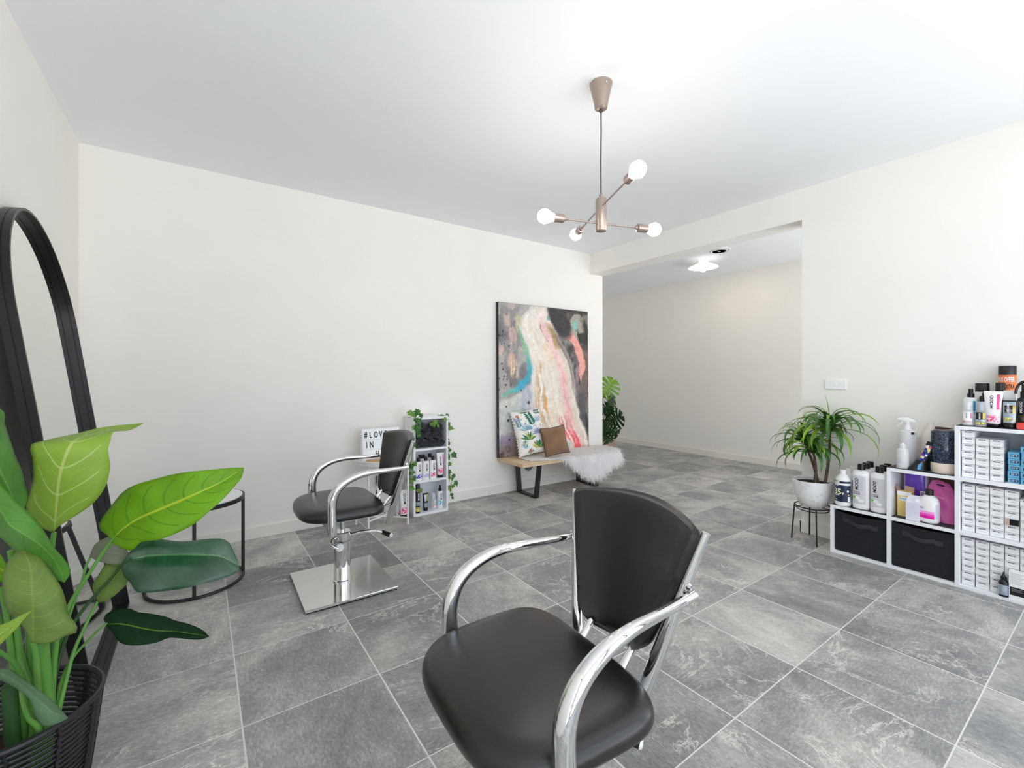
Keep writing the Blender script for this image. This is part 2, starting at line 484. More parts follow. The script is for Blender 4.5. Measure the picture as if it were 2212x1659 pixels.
mb = MB(); mb.bb(XR2 - 0.12, XR2, YB + 0.1205, 8.0, 0, HC)
struct(mb, 'wall_corridor_inner', m_wall, smooth=False)
CX0, CX1 = 4.35, 6.05
mb = MB(); mb.bb(XR2, CX0, 0.30, 0.42, 0, HC); mb.bb(CX1, XC, 0.30, 0.42, 0, HC); mb.bb(CX0, CX1, 0.30, 0.42, 2.3, HC)
struct(mb, 'wall_corridor_near', m_wall, smooth=False)
# shop front behind the camera: wall with two big glazed openings
mb = MB()
WX = [(-0.45, 1.55), (1.67, 3.6)]
mb.bb(XL - 0.15, WX[0][0], YF - 0.12, YF, 0, HC)
mb.bb(WX[0][1], WX[1][0], YF - 0.12, YF, 0, HC)
mb.bb(WX[1][1], XR2, YF - 0.12, YF, 0, HC)
mb.bb(WX[0][0], WX[0][1], YF - 0.12, YF, 2.45, HC)
mb.bb(WX[1][0], WX[1][1], YF - 0.12, YF, 2.45, HC)
struct(mb, 'wall_front', m_wall, smooth=False)
m_alu = M('window_aluminium', (60, 62, 66), 0.4, 0.3)
for i, (a, b_) in enumerate(WX):
    mb = MB()
    for x in (a + 0.025, (a + b_) / 2, b_ - 0.025): mb.bb(x - 0.025, x + 0.025, YF - 0.09, YF - 0.03, 0.0, 2.45)
    for z in (0.04, 0.9, 2.425): mb.bb(a, b_, YF - 0.088, YF - 0.032, z - 0.025, z + 0.025)
    struct(mb, 'window_%d' % (i + 1), m_alu, smooth=False)
mb = MB()
for y in (WL[0] + 0.025, (WL[0] + WL[1]) / 2, WL[1] - 0.025): mb.bb(XL - 0.12, XL - 0.06, y - 0.025, y + 0.025, 0.0, 2.45)
for z in (0.04, 2.425): mb.bb(XL - 0.118, XL - 0.062, WL[0], WL[1], z - 0.025, z + 0.025)
struct(mb, 'window_3', m_alu, smooth=False)
mb = MB()
for y in (WR[0] + 0.025, WR[1] - 0.025): mb.bb(XR + 0.06, XR + 0.12, y - 0.025, y + 0.025, 0.0, 2.45)
for z in (0.04, 2.425): mb.bb(XR + 0.062, XR + 0.118, WR[0], WR[1], z - 0.025, z + 0.025)
struct(mb, 'window_5', m_alu, smooth=False)
mb = MB()
for x in (CX0 + 0.025, (CX0 + CX1) / 2, CX1 - 0.025): mb.bb(x - 0.025, x + 0.025, 0.33, 0.39, 0.0, 2.3)
for z in (0.04, 2.275): mb.bb(CX0, CX1, 0.332, 0.388, z - 0.025, z + 0.025)
struct(mb, 'window_4', m_alu, smooth=False)
mb = MB()
for x in (4.975, 5.425): mb.bb(x - 0.025, x + 0.025, 8.03, 8.09, 0.0, 2.1)
for z in (0.04, 2.075): mb.bb(4.95, 5.45, 8.032, 8.088, z - 0.025, z + 0.025)
struct(mb, 'window_6', m_alu, smooth=False)  # unseen end-wall opening, added to even out the corridor light
# baseboards
BH, BT = 0.088, 0.012
mb = MB(); mb.bb(XL + BT, XR2 + 0.0, YB - BT, YB - 0.0004, 0.0, BH)
struct(mb, 'baseboard_back', m_trim, smooth=False, bevel=0.002)
mb = MB(); mb.bb(XL + 0.0004, XL + BT, WL[1], YB - 0.0004, 0.0, BH)
struct(mb, 'baseboard_left', m_trim, smooth=False, bevel=0.002)
mb = MB(); mb.bb(XR - BT, XR - 0.0004, WR[1], YO + BT, 0.0, BH); mb.bb(XR - BT, XR2 + BT, YO + 0.0004, YO + BT, 0.0, BH)
struct(mb, 'baseboard_right', m_trim, smooth=False, bevel=0.002)
mb = MB(); mb.bb(XC - BT, XC - 0.0004, 0.42, 8.0, 0.0, BH)
struct(mb, 'baseboard_corridor', m_trim, smooth=False, bevel=0.002)

# ---------------------------------------------------------------- camera
cam = bpy.data.cameras.new('camera'); cam.sensor_width = 36.0; cam.lens = 36.0 * FPX / 2212.0
cam.shift_y = -(829.5 - CYP) / 2212.0; cam.clip_start = 0.02
co = bpy.data.objects.new('camera', cam); COL.objects.link(co)
co.location = (0, 0, CAMH); co.rotation_euler = (R(90), 0, YAW - R(90))
scene.camera = co

# ---------------------------------------------------------------- daylight
w = bpy.data.worlds.new('daylight'); scene.world = w; w.use_nodes = True
bg = w.node_tree.nodes['Background']
wt_ = w.node_tree
wtc = wt_.nodes.new('ShaderNodeTexCoord'); wsp = wt_.nodes.new('ShaderNodeSeparateXYZ'); wrp = wt_.nodes.new('ShaderNodeValToRGB'); wad = wt_.nodes.new('ShaderNodeMath'); wad.operation = 'MULTIPLY_ADD'; wad.inputs[1].default_value = 0.5; wad.inputs[2].default_value = 0.5
wt_.links.new(wtc.outputs['Generated'], wsp.inputs[0]); wt_.links.new(wsp.outputs[2], wad.inputs[0]); wt_.links.new(wad.outputs[0], wrp.inputs[0]); wt_.links.new(wrp.outputs[0], bg.inputs['Color'])
# added glow below the horizon to lift the ceiling, hazy bright sky above
wrp.color_ramp.elements[0].position = 0.47; wrp.color_ramp.elements[0].color = (0.93 * UPLIGHT, 0.97 * UPLIGHT, 1.0 * UPLIGHT, 1)
wrp.color_ramp.elements[1].position = 0.53; wrp.color_ramp.elements[1].color = (0.80, 0.90, 1.0, 1)
bg.inputs['Strength'].default_value = WORLD
def portal(loc, rot, sx, sy):
    L = bpy.data.lights.new('window_portal', 'AREA'); L.shape = 'RECTANGLE'; L.size = sx; L.size_y = sy
    L.cycles.is_portal = True
    o = bpy.data.objects.new('window_portal', L); COL.objects.link(o)
    o.location = loc; o.rotation_euler = rot
for (a, b_) in WX: portal(((a + b_) / 2, YF - 0.1, 1.22), (R(90), 0, 0), b_ - a, 2.4)
portal((XR + 0.15, (WR[0] + WR[1]) / 2, 1.22), (R(90), 0, R(90)), WR[1] - WR[0], 2.4)
portal((XL - 0.14, (WL[0] + WL[1]) / 2, 1.22), (R(90), 0, R(-90)), WL[1] - WL[0], 2.4)
portal((5.2, 8.1, 1.05), (R(-90), 0, 0), 0.5, 2.1)
portal(((CX0 + CX1) / 2, 0.32, 1.15), (R(90), 0, 0), CX1 - CX0, 2.3)
scene.view_settings.view_transform = 'Standard'
scene.view_settings.look = 'None'
scene.view_settings.gamma = 1.0
scene.view_settings.use_curve_mapping = False
scene.view_settings.exposure = EXPOSURE
try:
    scene.cycles.use_denoising = True
    scene.cycles.max_bounces = 14; scene.cycles.diffuse_bounces = 12; scene.cycles.glossy_bounces = 6
    scene.cycles.caustics_reflective = False; scene.cycles.caustics_refractive = False
    scene.cycles.sample_clamp_indirect = 8.0
except Exception:
    pass

# ---------------------------------------------------------------- pendant light
m_nickel = M('satin_nickel', (168, 152, 142), 0.38, 0.75, var=0.04)
m_darkcord = M('grey_cord', (70, 66, 64), 0.6)
m_bulb = M('lit_bulb', (255, 255, 255), 0.3, var=0.0, emit=(255, 246, 236), estr=BULB)
PX, PY = 1.641, 1.561
pend = thing('pendant_lamp', 'brushed nickel pendant lamp with four lit globe bulbs hanging from the ceiling', 'lamp', (PX, PY, 0))
mb = MB(); mb.lathe([(0.0, 2.562), (0.022, 2.562), (0.031, 2.568), (0.036, 2.60), (0.056, 2.688), (0.056, 2.692), (0.0, 2.692)], 32)
can = mb.build('canopy', m_nickel, pend)
mb = MB(); mb.lathe([(0.052, 2.691), (0.062, 2.693), (0.062, 2.6995), (0.0, 2.6995)], 32)
mb.build('ceiling_plate', m_whitep, can)
for a in (-1.9, 0.4):
    mb = MB(); mb.lathe([(0.0, -0.003), (0.005, -0.003), (0.005, 0.006), (0, 0.006)], 10)
    mb.xf(lambda p: Matrix.Rotation(a, 3, 'Z') @ Vector((0.052 + p.z, p.y, 2.668 + p.x)))
    mb.build('screw', m_chrome, can)
mb = MB(); mb.tube([(0, 0, 2.567), (0.001, 0, 2.45), (-0.001, 0.001, 2.3), (0, 0, 2.14)], 0.0036, 8)
mb.build('cord', m_darkcord, pend)
mb = MB(); mb.lathe([(0.0, 2.548), (0.006, 2.548), (0.010, 2.556), (0.010, 2.568), (0, 2.568)], 14); mb.build('cord_grip', m_darkcord, can)
mb = MB(); mb.lathe([(0.0, 1.958), (0.026, 1.955), (0.0275, 1.958), (0.0275, 2.112), (0.026, 2.116), (0.010, 2.116), (0.010, 2.137), (0.004, 2.139), (0.0, 2.139)], 32)
mb.build('hub', m_nickel, pend)
for (bx, by, z, hl) in ((-0.168, -0.355, 2.076, 0.393), (0.19, 0.375, 2.076, 0.425), (-0.281, 0.077, 1.992, 0.29), (0.278, -0.090, 1.992, 0.292)):
    d = Vector((bx, by, 0)).normalized()
    end = d * (hl - 0.085)
    mb = MB(); mb.tube([d * 0.02 + Vector((0, 0, z)), end + Vector((0, 0, z))], 0.0042, 10)
    arm = mb.build('arm', m_nickel, pend)
    rotm = d.to_track_quat('Z', 'Y').to_matrix()
    def tr(p, b=end, q=rotm, z=z): return q @ p + b + Vector((0, 0, z))
    mb = MB(); mb.lathe([(0.0, -0.012), (0.008, -0.012), (0.010, 0.0), (0.019, 0.002), (0.021, 0.006), (0.021, 0.058), (0.0195, 0.058), (0.0195, 0.02), (0.0, 0.02)], 24); mb.xf(tr)
    sock = mb.build('socket', m_nickel, arm)
    mb = MB(); mb.lathe([(0.0, 0.03), (0.014, 0.03), (0.015, 0.058), (0.020, 0.066), (0.028, 0.082), (0.035, 0.100), (0.031, 0.120), (0.020, 0.132), (0.0, 0.136)], 24); mb.xf(tr)
    mb.build('bulb', m_bulb, arm)

# corridor ceiling light and vent
cl = thing('ceiling_light', 'white conical shade ceiling light with lit bulb in the corridor', 'lamp', (5.22, 3.21, 0))
m_warm = None
m_opal = M('opal_shade', (244, 244, 244), 0.3, var=0.0, emit=(255, 252, 246), estr=0.35)
mb = MB(); mb.lathe([(0.0, 2.6995), (0.055, 2.6995), (0.055, 2.675), (0.045, 2.668), (0.06, 2.655), (0.175, 2.60), (0.18, 2.592), (0.172, 2.592), (0.06, 2.642), (0.0, 2.65)], 36)
mb.build('lamp_shade', m_opal, cl)
mb = MB(); mb.lathe([(0.0, 2.645), (0.02, 2.64), (0.03, 2.60), (0.032, 2.575), (0.026, 2.552), (0.014, 2.54), (0, 2.538)], 20)
mb.build('bulb', M('lit_corridor_bulb', (255, 255, 255), 0.3, var=0, emit=(255, 238, 216), estr=BULB2), cl)
vent = thing('ceiling_vent', 'round white ceiling vent beside the corridor light', 'vent', (4.99, 2.865, 0))
mb = MB(); mb.lathe([(0.128, 2.6995), (0.128, 2.692), (0.112, 2.686), (0.104, 2.69), (0.104, 2.6995)], 40); mb.build('rim', m_whitep, vent)
mb = MB()
for r in (0.09, 0.07, 0.05, 0.03): mb.lathe([(r + 0.006, 2.682), (r + 0.008, 2.69), (r, 2.697), (r - 0.003, 2.695)], 36)
mb.lathe([(0, 2.68), (0.016, 2.682), (0.014, 2.69), (0, 2.69)], 20)
mb.build('louvre', m_whitep, vent)
mb = MB(); mb.lathe([(0, 2.698), (0.105, 2.698), (0.105, 2.6992), (0, 2.6992)], 36); mb.build('duct_opening', M('duct_dark', (60, 62, 66), 0.8), vent)

# ---------------------------------------------------------------- blank plate on the right wall
sw = thing('wall_plate', 'blank white rectangular wall plate above the spiky potted plant', 'wall plate', (XR, 1.318, 1.162))
mb = MB(); mb.bb(-0.010, -0.0005, -0.068, 0.068, -0.036, 0.036); mb.build('plate', m_whitep, sw, bevel=0.004)
mb = MB(); mb.lathe([(0, 0), (0.008, 0), (0.008, 0.003), (0, 0.0045)], 20); mb.xf(lambda p: Vector((-0.010 - p.z, p.x, p.y))); mb.build('button', m_whitep, sw)

# ---------------------------------------------------------------- wall socket on the back wall
so = thing('power_outlet', 'white double power outlet on the back wall behind the round table', 'outlet', (1.24, YB, 0.335))
mb = MB(); mb.bb(-0.06, 0.06, -0.010, -0.0005, -0.038, 0.038); fp = mb.build('plate', m_whitep, so, bevel=0.003)
for x in (-0.03, 0.03):
    mb = MB()
    for (dx, dz, rr) in ((-0.008, 0.004, 0.5), (0.008, 0.004, -0.5), (0, -0.012, 0)):
        mb.box((x + dx, -0.0102, -0.008 + dz), (0.002, 0.0012, 0.009), Matrix.Rotation(rr, 3, 'Y'))
    mb.build('pin_slots', m_ink, fp)
    mb = MB(); mb.bb(x - 0.006, x + 0.006, -0.0135, -0.0098, 0.014, 0.026); mb.build('switch', m_whitep, fp, bevel=0.001)
ad = thing('plug_adapter', 'black plug-in power adapter with a cord in the wall outlet', 'adapter', (1.276, YB - 0.0112, 0.318))
mb = MB(); mb.bb(-0.022, 0.022, -0.05, 0.0, -0.05, 0.036); mb.build('body', m_black, ad, bevel=0.006)
mb = MB(); mb.tube(resample([(0, -0.03, -0.05), (-0.01, -0.04, -0.12), (0.0, -0.05, -0.20), (0.03, -0.06, -0.28), (0.10, -0.08, -0.305)], 20), 0.0025, 6); mb.build('cord', m_black, ad)

# ---------------------------------------------------------------- grey disc under the bench
gd = MB(); gd.lathe([(0, 0), (0.062, 0), (0.062, 0.007), (0.055, 0.010), (0, 0.010)], 36)
gd.xf(lambda p: Vector((p.x, -p.z, p.y * 1.15)))
tag(gd.build('wall_disc', M('slate_grey', (112, 120, 132), 0.5), loc=(2.93, YB - 0.0006, 0.258)), 'grey round disc fixed to the wall under the bench seat', 'disc')
# ---------------------------------------------------------------- salon chairs
def make_chair():
    h = 0.50
    xf_, yf_, za = 0.115, 0.269, 0.191
    xae, yae = -0.318, 0.235
    xpb, ypb, zpb = -0.237, 0.112, -0.156
    xpt, ypt, zpt = -0.342, 0.251, 0.343
    t = thing('salon_chair', '', 'chair')
    # seat: domed pad with a soft edge
    def outline(k, z):
        pts = []
        for j in range(72):
            a = 2 * PI * j / 72
            ex = 3.3 if math.cos(a) > 0 else 4.4
            c_, s_ = spow(math.cos(a), ex), spow(math.sin(a), ex)
            wy = 0.273 - 0.010 * c_
            pts.append(Vector((0.030 + 0.228 * k * c_, wy * k * s_, z - 0.012 * (s_ * k) ** 2 * 0 )))
        return pts
    prof = [(0.80, -0.054), (0.97, -0.053), (0.99, -0.049), (1.0, -0.040), (0.998, -0.030), (0.985, -0.017), (0.955, -0.006), (0.90, 0.003), (0.78, 0.009), (0.5, 0.013), (0.25, 0.0145), (0.06, 0.015)]
    mb = MB(); mb.loft([outline(k, h + z) for k, z in prof]); mb.build('seat', m_leather, t)
    # under-seat frame
    mb = MB()
    mb.bb(-0.17, 0.14, -0.15, -0.115, h - 0.090, h - 0.0535); mb.bb(-0.17, 0.14, 0.115, 0.15, h - 0.090, h - 0.0535)
    mb.bb(0.105, 0.14, -0.245, 0.245, h - 0.090, h - 0.0535); mb.bb(-0.19, -0.155, -0.14, 0.14, h - 0.090, h - 0.0535)
    mb.bb(-0.08, 0.08, -0.115, 0.115, h - 0.104, h - 0.0895)
    mb.build('seat_frame', m_greymetal, t, smooth=False, bevel=0.003)
    # backrest: curved pad, wide at the top
    NU, NV = 28, 22
    def back_mid(u, v):
        z = -0.012 + v * 0.362
        hw = 0.118 + 0.132 * (v ** 0.85)
        corner = 1.0
        if v < 0.16: corner = 1 - 0.32 * (1 - v / 0.16) ** 2
        if v > 0.93: corner = 1 - 0.06 * ((v - 0.93) / 0.07) ** 2
        y = u * hw * corner
        f = (z - zpb) / (zpt - zpb)
        x = xpb + (xpt - xpb) * f - (0.040 + 0.035 * v) * (1 - u * u) + 0.012
        z += 0.026 * (1 - u * u) * v - 0.020 * (1 - u * u) * (1 - v)
        return Vector((x, y, h + z))
    def back_pt(u, v, side):
        p = back_mid(u, v)
        e = min(1.0, (1 - abs(u)) / 0.14, v / 0.09, (1 - v) / 0.09)
        e = math.sqrt(max(0.0, 1 - (1 - max(e, 0)) ** 2))
        return p + Vector((0.97, 0, 0.22)) * (0.024 * e * side)
    mb = MB()
    mb.grid(lambda a, b: back_pt(2 * a - 1, b, 1), NU, NV, uvs=False)
    mb.grid(lambda a, b: back_pt(2 * a - 1, b, -1), NU, NV, uvs=False)
    bk = mb.build('backrest', m_leather, t, recalc=False)
    bm = bmesh.new(); bm.from_mesh(bk.data); bmesh.ops.remove_doubles(bm, verts=bm.verts, dist=0.0006); bmesh.ops.recalc_face_normals(bm, faces=bm.faces); bm.to_mesh(bk.data); bm.free()
    bk.data.shade_smooth()
    for s in (1, -1):
        # front tube bending back into the armrest, flattened and thinned at the end
        A = Vector((xf_, s * yf_, h - 0.115)); B = Vector((xf_ + 0.004, s * yf_, h + 0.03))
        C_ = Vector((xf_ - 0.225, s * (yf_ - 0.012), h + za)); D_ = Vector((xae, s * yae, h + za - 0.003))
        dirv = (C_ - D_).normalized()
        pts = [A, (A + B) / 2] + bez(B, B + Vector((0.004, 0, 0.115)), C_ + dirv * 0.13, C_, 18) + [C_.lerp(D_, k / 5) for k in range(1, 6)]
        n = len(pts)
        rad = [0.0245 if i < 6 else 0.0235 - 0.012 * ((i - 6) / (n - 7)) ** 1.1 for i in range(n)]
        mb = MB(); mb.tube(pts, rad, 20, squash=0.92); ar = mb.build('armrest', m_chrome, t)
        # sloping back post
        P0 = Vector((xpb, s * ypb, h + zpb)); P1 = Vector((xpt, s * ypt, h + zpt))
        pp = [P0.lerp(P1, k / 10) for k in range(11)]
        rr = [0.0225 - 0.0125 * (k / 10) for k in range(11)]
        mb = MB(); mb.tube(pp, rr, 18); post = mb.build('back_post', m_chrome, t)
        q = P0.lerp(P1, 0.30); q2 = P0.lerp(P1, 0.02) + Vector((0.035, -s * 0.012, 0))
        bt = back_mid(s * 0.80, 0.04) + Vector((-0.004, 0, 0.012))
        mb = MB(); mb.tube([bt, Vector((-0.205, bt.y * 0.96, h - 0.07))], [0.0105, 0.0125], 14); mb.build('back_brace', m_chrome, t)
        f = (za - zpb) / (zpt - zpb); j = P0.lerp(P1, f)
        mb = MB(); mb.lathe([(0, -0.009), (0.006, -0.008), (0.008, 0), (0.006, 0.008), (0, 0.009)], 14)
        mb.xf(lambda p: Vector((p.x, s * (0.0 + p.z), p.y)) + j + Vector((0.0, s * 0.016, 0.016))); mb.build('bolt_cap', m_chrome, post)
    # hydraulic column and plate
    cx, cy = 0.0, 0.0
    mb = MB(); mb.lathe([(0, 0.021), (0.053, 0.021), (0.053, 0.027), (0.0485, 0.030), (0.0475, 0.29), (0.0475, 0.306), (0.044, 0.310), (0, 0.310)], 40); colm = mb.build('column', m_chrome, t)
    mb = MB(); mb.lathe([(0.0472, 0.255), (0.0482, 0.2555), (0.0482, 0.2575), (0.0472, 0.258)], 40); mb.build('seam_ring', m_blackmetal, colm)
    mb = MB(); mb.lathe([(0, 0.305), (0.015, 0.305), (0.015, 0.375), (0, 0.375)], 20); mb.build('piston', m_chrome, t)
    mb = MB(); mb.lathe([(0, 0.366), (0.026, 0.366), (0.028, 0.372), (0.028, 0.389), (0.034, 0.392), (0.034, 0.397), (0, 0.397)], 28); mb.build('collar', m_greymetal, t)
    mb = MB(); mb.bb(-0.247, 0.247, -0.268, 0.268, 0.0075, 0.0205); pl = mb.build('base_plate', m_steel, t, smooth=False, bevel=0.0025)
    mb = MB(); mb.bb(-0.238, 0.238, -0.26, 0.26, 0.0, 0.0078); mb.build('rubber_mat', M('black_rubber', (20, 20, 20), 0.8), pl, smooth=False)
    # foot pump lever
    mb = MB(); mb.tube(bez((-0.035, 0.012, 0.282), (-0.11, 0.05, 0.300), (-0.17, 0.05, 0.300), (-0.222, 0.082, 0.276), 14), 0.0105, 12); lv = mb.build('pump_lever', m_chrome, t)
    d = Vector((-0.035, 0.045, -0.012)).normalized(); s0 = Vector((-0.216, 0.074, 0.279))
    mb = MB(); mb.tube([s0, s0 + d * 0.058], 0.0135, 16); gr = mb.build('grip', m_black, lv)
    mb = MB(); mb.tube([s0 + d * 0.058, s0 + d * 0.066], [0.0135, 0.011], 16); mb.build('end_cap', m_whitep, gr)
    # swivel lock loop on the other side of the column
    mb = MB(); mb.tube(bez((0.030, 0.02, 0.284), (0.085, 0.03, 0.281), (0.085, 0.06, 0.251), (0.04, 0.062, 0.234), 14), 0.008, 10); lk = mb.build('swivel_lock', m_chrome, t)
    mb = MB(); mb.lathe([(0, -0.005), (0.022, -0.005), (0.024, 0), (0.022, 0.005), (0, 0.005)], 24); mb.xf(lambda p: Vector((0.028 + p.x, 0.058 + p.z, 0.234 + p.y))); mb.build('lock_pad', m_whitep, lk)
    return t
chair = make_chair()
chair.location = (0.690, 2.735, 0); chair.rotation_euler = (0, 0, 3.128)
chair['label'] = 'black leather salon chair with chrome arms, further back, its steel plate in view'
chair['group'] = 'salon chairs'
c2 = copy_tree(chair); c2.location = (0.701, 0.895, 0); c2.rotation_euler = (0, 0, 3.082)
c2['label'] = 'black leather salon chair with chrome arms, the big one closest to the viewer'

# ---------------------------------------------------------------- arched floor mirror leaning on the left wall
def make_mirror():
    W, zc, r, dep = 0.93, 1.462, 0.465, 0.045
    t = thing('floor_mirror', 'tall arched floor mirror in a black metal frame leaning on the left wall', 'mirror', (-0.312, 2.677, 0.0))
    def outline(off, n=40):
        pts = [(-W / 2 + off, off)]
        for i in range(n + 1):
            a = PI - PI * i / n
            pts.append(((r - off) * math.cos(a), zc + (r - off) * math.sin(a)))
        pts.append((W / 2 - off, off))
        return pts   # (y, s)
    k = math.atan(0.139)
    def place(p):      # local: x = out of the mirror towards the room (<=0 is deeper), y along, z up the mirror
        return Vector((p.x * math.cos(k) - p.z * math.sin(k), p.y, p.z * math.cos(k) + p.x * math.sin(k) + dep * math.sin(k)))
    o0, o1 = outline(0.0), outline(0.013)
    mb = MB(); n = len(o0)
    rings = []
    # section: outer side, groove, front lip, inner side with groove
    sec = [(0, -dep), (0, -0.024), (1, -0.023, 0.002), (1, -0.021, 0.002), (0, -0.020), (0, 0.0), (2, 0.0), (2, -0.016), (3, -0.017), (3, -0.019), (2, -0.020), (2, -dep)]
    offs = {0: 0.0, 1: 0.002, 2: 0.011, 3: 0.009}
    S = [(offs[q[0]], q[1]) for q in sec]
    for (off, x) in S:
        rings.append([place(Vector((x, y, s_))) for y, s_ in outline(off)])
    vs = [p for rg in rings for p in rg]; f = []
    m_ = len(rings)
    for i in range(m_):
        i2 = (i + 1) % m_
        for j in range(n):
            j2 = (j + 1) % n
            f.append((i * n + j, i * n + j2, i2 * n + j2, i2 * n + j))
    mb.add(vs, f)
    fr = mb.build('frame', M('black_frame_metal', (30, 29, 30), 0.38, 0.25, var=0.06), t, angle=30)
    mb = MB(); mb.add([place(Vector((-0.034, y, s_))) for y, s_ in outline(0.0105)], [tuple(range(n))])
    mb.build('mirror_glass', M('silvered_glass', (232, 236, 230), 0.005, 1.0, var=0.0), t, smooth=False)
    mb = MB(); mb.loft([[place(Vector((x, y, s_))) for y, s_ in outline(0.011)] for x in (-0.0365, -0.0445)])
    mb.build('backing_board', M('dark_backing', (58, 48, 44), 0.8), t, smooth=False)
    return t
make_mirror()

# ---------------------------------------------------------------- round side table with black frame
st = thing('side_table', 'round side table with a white top and thin black metal frame by the mirror', 'table', (-0.02, 3.225, 0))
RT_ = 0.238
mb = MB(); mb.ring((0, 0, 0.011), RT_, 0.009, 56, 8); mb.build('base_ring', m_blackmetal, st)
mb = MB(); mb.lathe([(RT_ + 0.008, 0.478), (RT_ + 0.008, 0.500), (RT_ - 0.006, 0.500), (RT_ - 0.006, 0.478), (RT_ + 0.008, 0.478)], 56); mb.build('top_rim', m_blackmetal, st)
mb = MB(); mb.lathe([(0, 0.492), (RT_ - 0.006, 0.492), (RT_ - 0.004, 0.503), (0, 0.503)], 56); mb.build('table_top', M('white_marble_top', (236, 236, 238), 0.3, var=0.03), st)
for a in (3, -92, 183):
    mb = MB(); x, y = RT_ * math.cos(R(a)), RT_ * math.sin(R(a)); mb.bb(x - 0.009, x + 0.009, y - 0.009, y + 0.009, 0.01, 0.482); mb.build('leg', m_blackmetal, st, smooth=False, bevel=0.002)

# ---------------------------------------------------------------- white wire table with a light box on it
wt = thing('tray_table', 'small round white metal tray table beside the tall narrow shelf', 'table', (1.245, 3.638, 0))
m_wm = M('white_metal', (238, 238, 238), 0.4, var=0.01)
mb = MB(); mb.lathe([(0, 0.506), (0.205, 0.506), (0.222, 0.512), (0.224, 0.545), (0.219, 0.545), (0.212, 0.518), (0, 0.512)], 48); mb.build('tray', m_wm, wt)
mb = MB(); mb.ring((0, 0, 0.545), 0.222, 0.005, 56, 8); mb.build('tray_rim', m_wm, wt)
for (lx, ly) in ((0.158, -0.144), (-0.140, -0.057), (0.161, 0.150), (-0.195, 0.09)):
    mb = MB(); mb.tube([(lx, ly, 0.0), (lx, ly, 0.512)], 0.0085, 10); lg = mb.build('leg', m_wm, wt)
    mb = MB(); mb.tube([(lx, ly, 0.055), (0, 0.01, 0.055)], 0.007, 8); mb.build('stretcher', m_wm, wt)
mb = MB(); mb.tube(resample([(0.10, 0.1, 0.35), (0.14, 0.04, 0.2), (0.02, 0.09, 0.1), (-0.09, 0.15, 0.02)], 18), 0.003, 6)
tag(mb.build('charger_cable', m_black, loc=(1.262, 3.655, 0)), 'thin black cord hanging from the lightbox behind the round white table', 'cord')
lb = thing('light_box', 'white letter lightbox with black letters standing on the round white table', 'sign', (1.252, 3.678, 0.5235))
lb.rotation_euler = (R(-7), 0, R(3))
mb = MB(); mb.bb(-0.165, 0.165, 0.0, 0.045, 0.0, 0.262); case = mb.build('case', m_whitep, lb, bevel=0.004)
mb = MB(); mb.bb(-0.155, 0.155, -0.0016, 0.0, 0.012, 0.252); mb.build('panel', M('lightbox_panel', (243, 244, 248), 0.35, var=0.0), lb, smooth=False)
mb = MB()
for z in (0.090, 0.172): mb.bb(-0.155, 0.155, -0.0035, -0.0012, z - 0.0018, z + 0.0018)
mb.build('letter_rail', M('clear_rail', (214, 216, 222), 0.3), lb, smooth=False)
mb = MB(); fn = lambda u, v: Vector((u, -0.0042, v))
def spaced(mb, s, u0, v, step, hgt):
    for i, ch in enumerate(s):
        if ch == ' ': continue
        vs, fs, tw, th = text_geo(ch, 0.02, 0)
        add_text(mb, ch, u0 + i * step, v, hgt * 0.60 * tw / th * 1.0, fn, h=hgt, bold=0.02)
spaced(mb, '#LOVE', -0.133, 0.212, 0.0425, 0.052)
spaced(mb, 'IN', -0.128, 0.131, 0.040, 0.052)
spaced(mb, 'HA', -0.042, 0.05, 0.046, 0.052)
mb.build('lettering', m_ink, lb, smooth=False)
mb = MB(); mb.bb(-0.055, 0.055, -0.018, 0.018, 0, 0.032)
tag(mb.build('wooden_block', M_wood('oak_block', (205, 165, 125), (186, 142, 100)), loc=(1.145, 3.585, 0.5190), rot=(0, 0, R(-8)), bevel=0.003), 'small plain wooden block on the round white table in front of the lightbox', 'block')

# ---------------------------------------------------------------- bench, painting, cushions, throw
m_ash = M_wood('ash_slats', (222, 196, 164), (202, 170, 134))
m_ash2 = M_wood('ash_ends', (206, 174, 138), (180, 146, 108), (40, 40, 40))
BX0, BX1, BY0, BY1, BZ = 2.52, 3.86, 3.41, 3.845, 0.378
be = thing('bench', 'slatted light wood bench on black metal trapezoid legs', 'bench', (0, 0, 0))
ns = 9
for i in range(ns):
    w_ = (BY1 - BY0) / ns
    y0 = BY0 + i * w_ + 0.001; y1 = BY0 + (i + 1) * w_ - (0.004 if i % 1 == 0 else 0)
    mb = MB(); mb.bb(BX0, BX1, y0, y1 + 0.003, BZ - 0.036, BZ); mb.build('slat', m_ash, be, smooth=False, bevel=0.0015)
for x in (2.75, 3.60):
    mb = MB(); w2 = 0.026
    yt0, yt1, yb0, yb1 = 3.435, 3.825, 3.485, 3.79
    pts = [(yt0, BZ - 0.037), (yb0, 0.0), (yb1, 0.0), (yt1, BZ - 0.037)]
    inn = [(yt0 + 0.020, BZ - 0.045), (yb0 + 0.020, 0.018), (yb1 - 0.020, 0.018), (yt1 - 0.020, BZ - 0.045)]
    vs = [(x - w2, y, z) for y, z in pts + inn] + [(x + w2, y, z) for y, z in pts + inn]
    f = []
    for k_ in range(4):
        j = (k_ + 1) % 4
        f += [(k_, j, 4 + j, 4 + k_), (8 + k_, 8 + j, 12 + j, 12 + k_), (k_, j, 8 + j, 8 + k_), (4 + k_, 4 + j, 12 + j, 12 + k_)]
    mb.add(vs, f); mb.build('leg', m_blackmetal, be, smooth=False, bevel=0.0015)

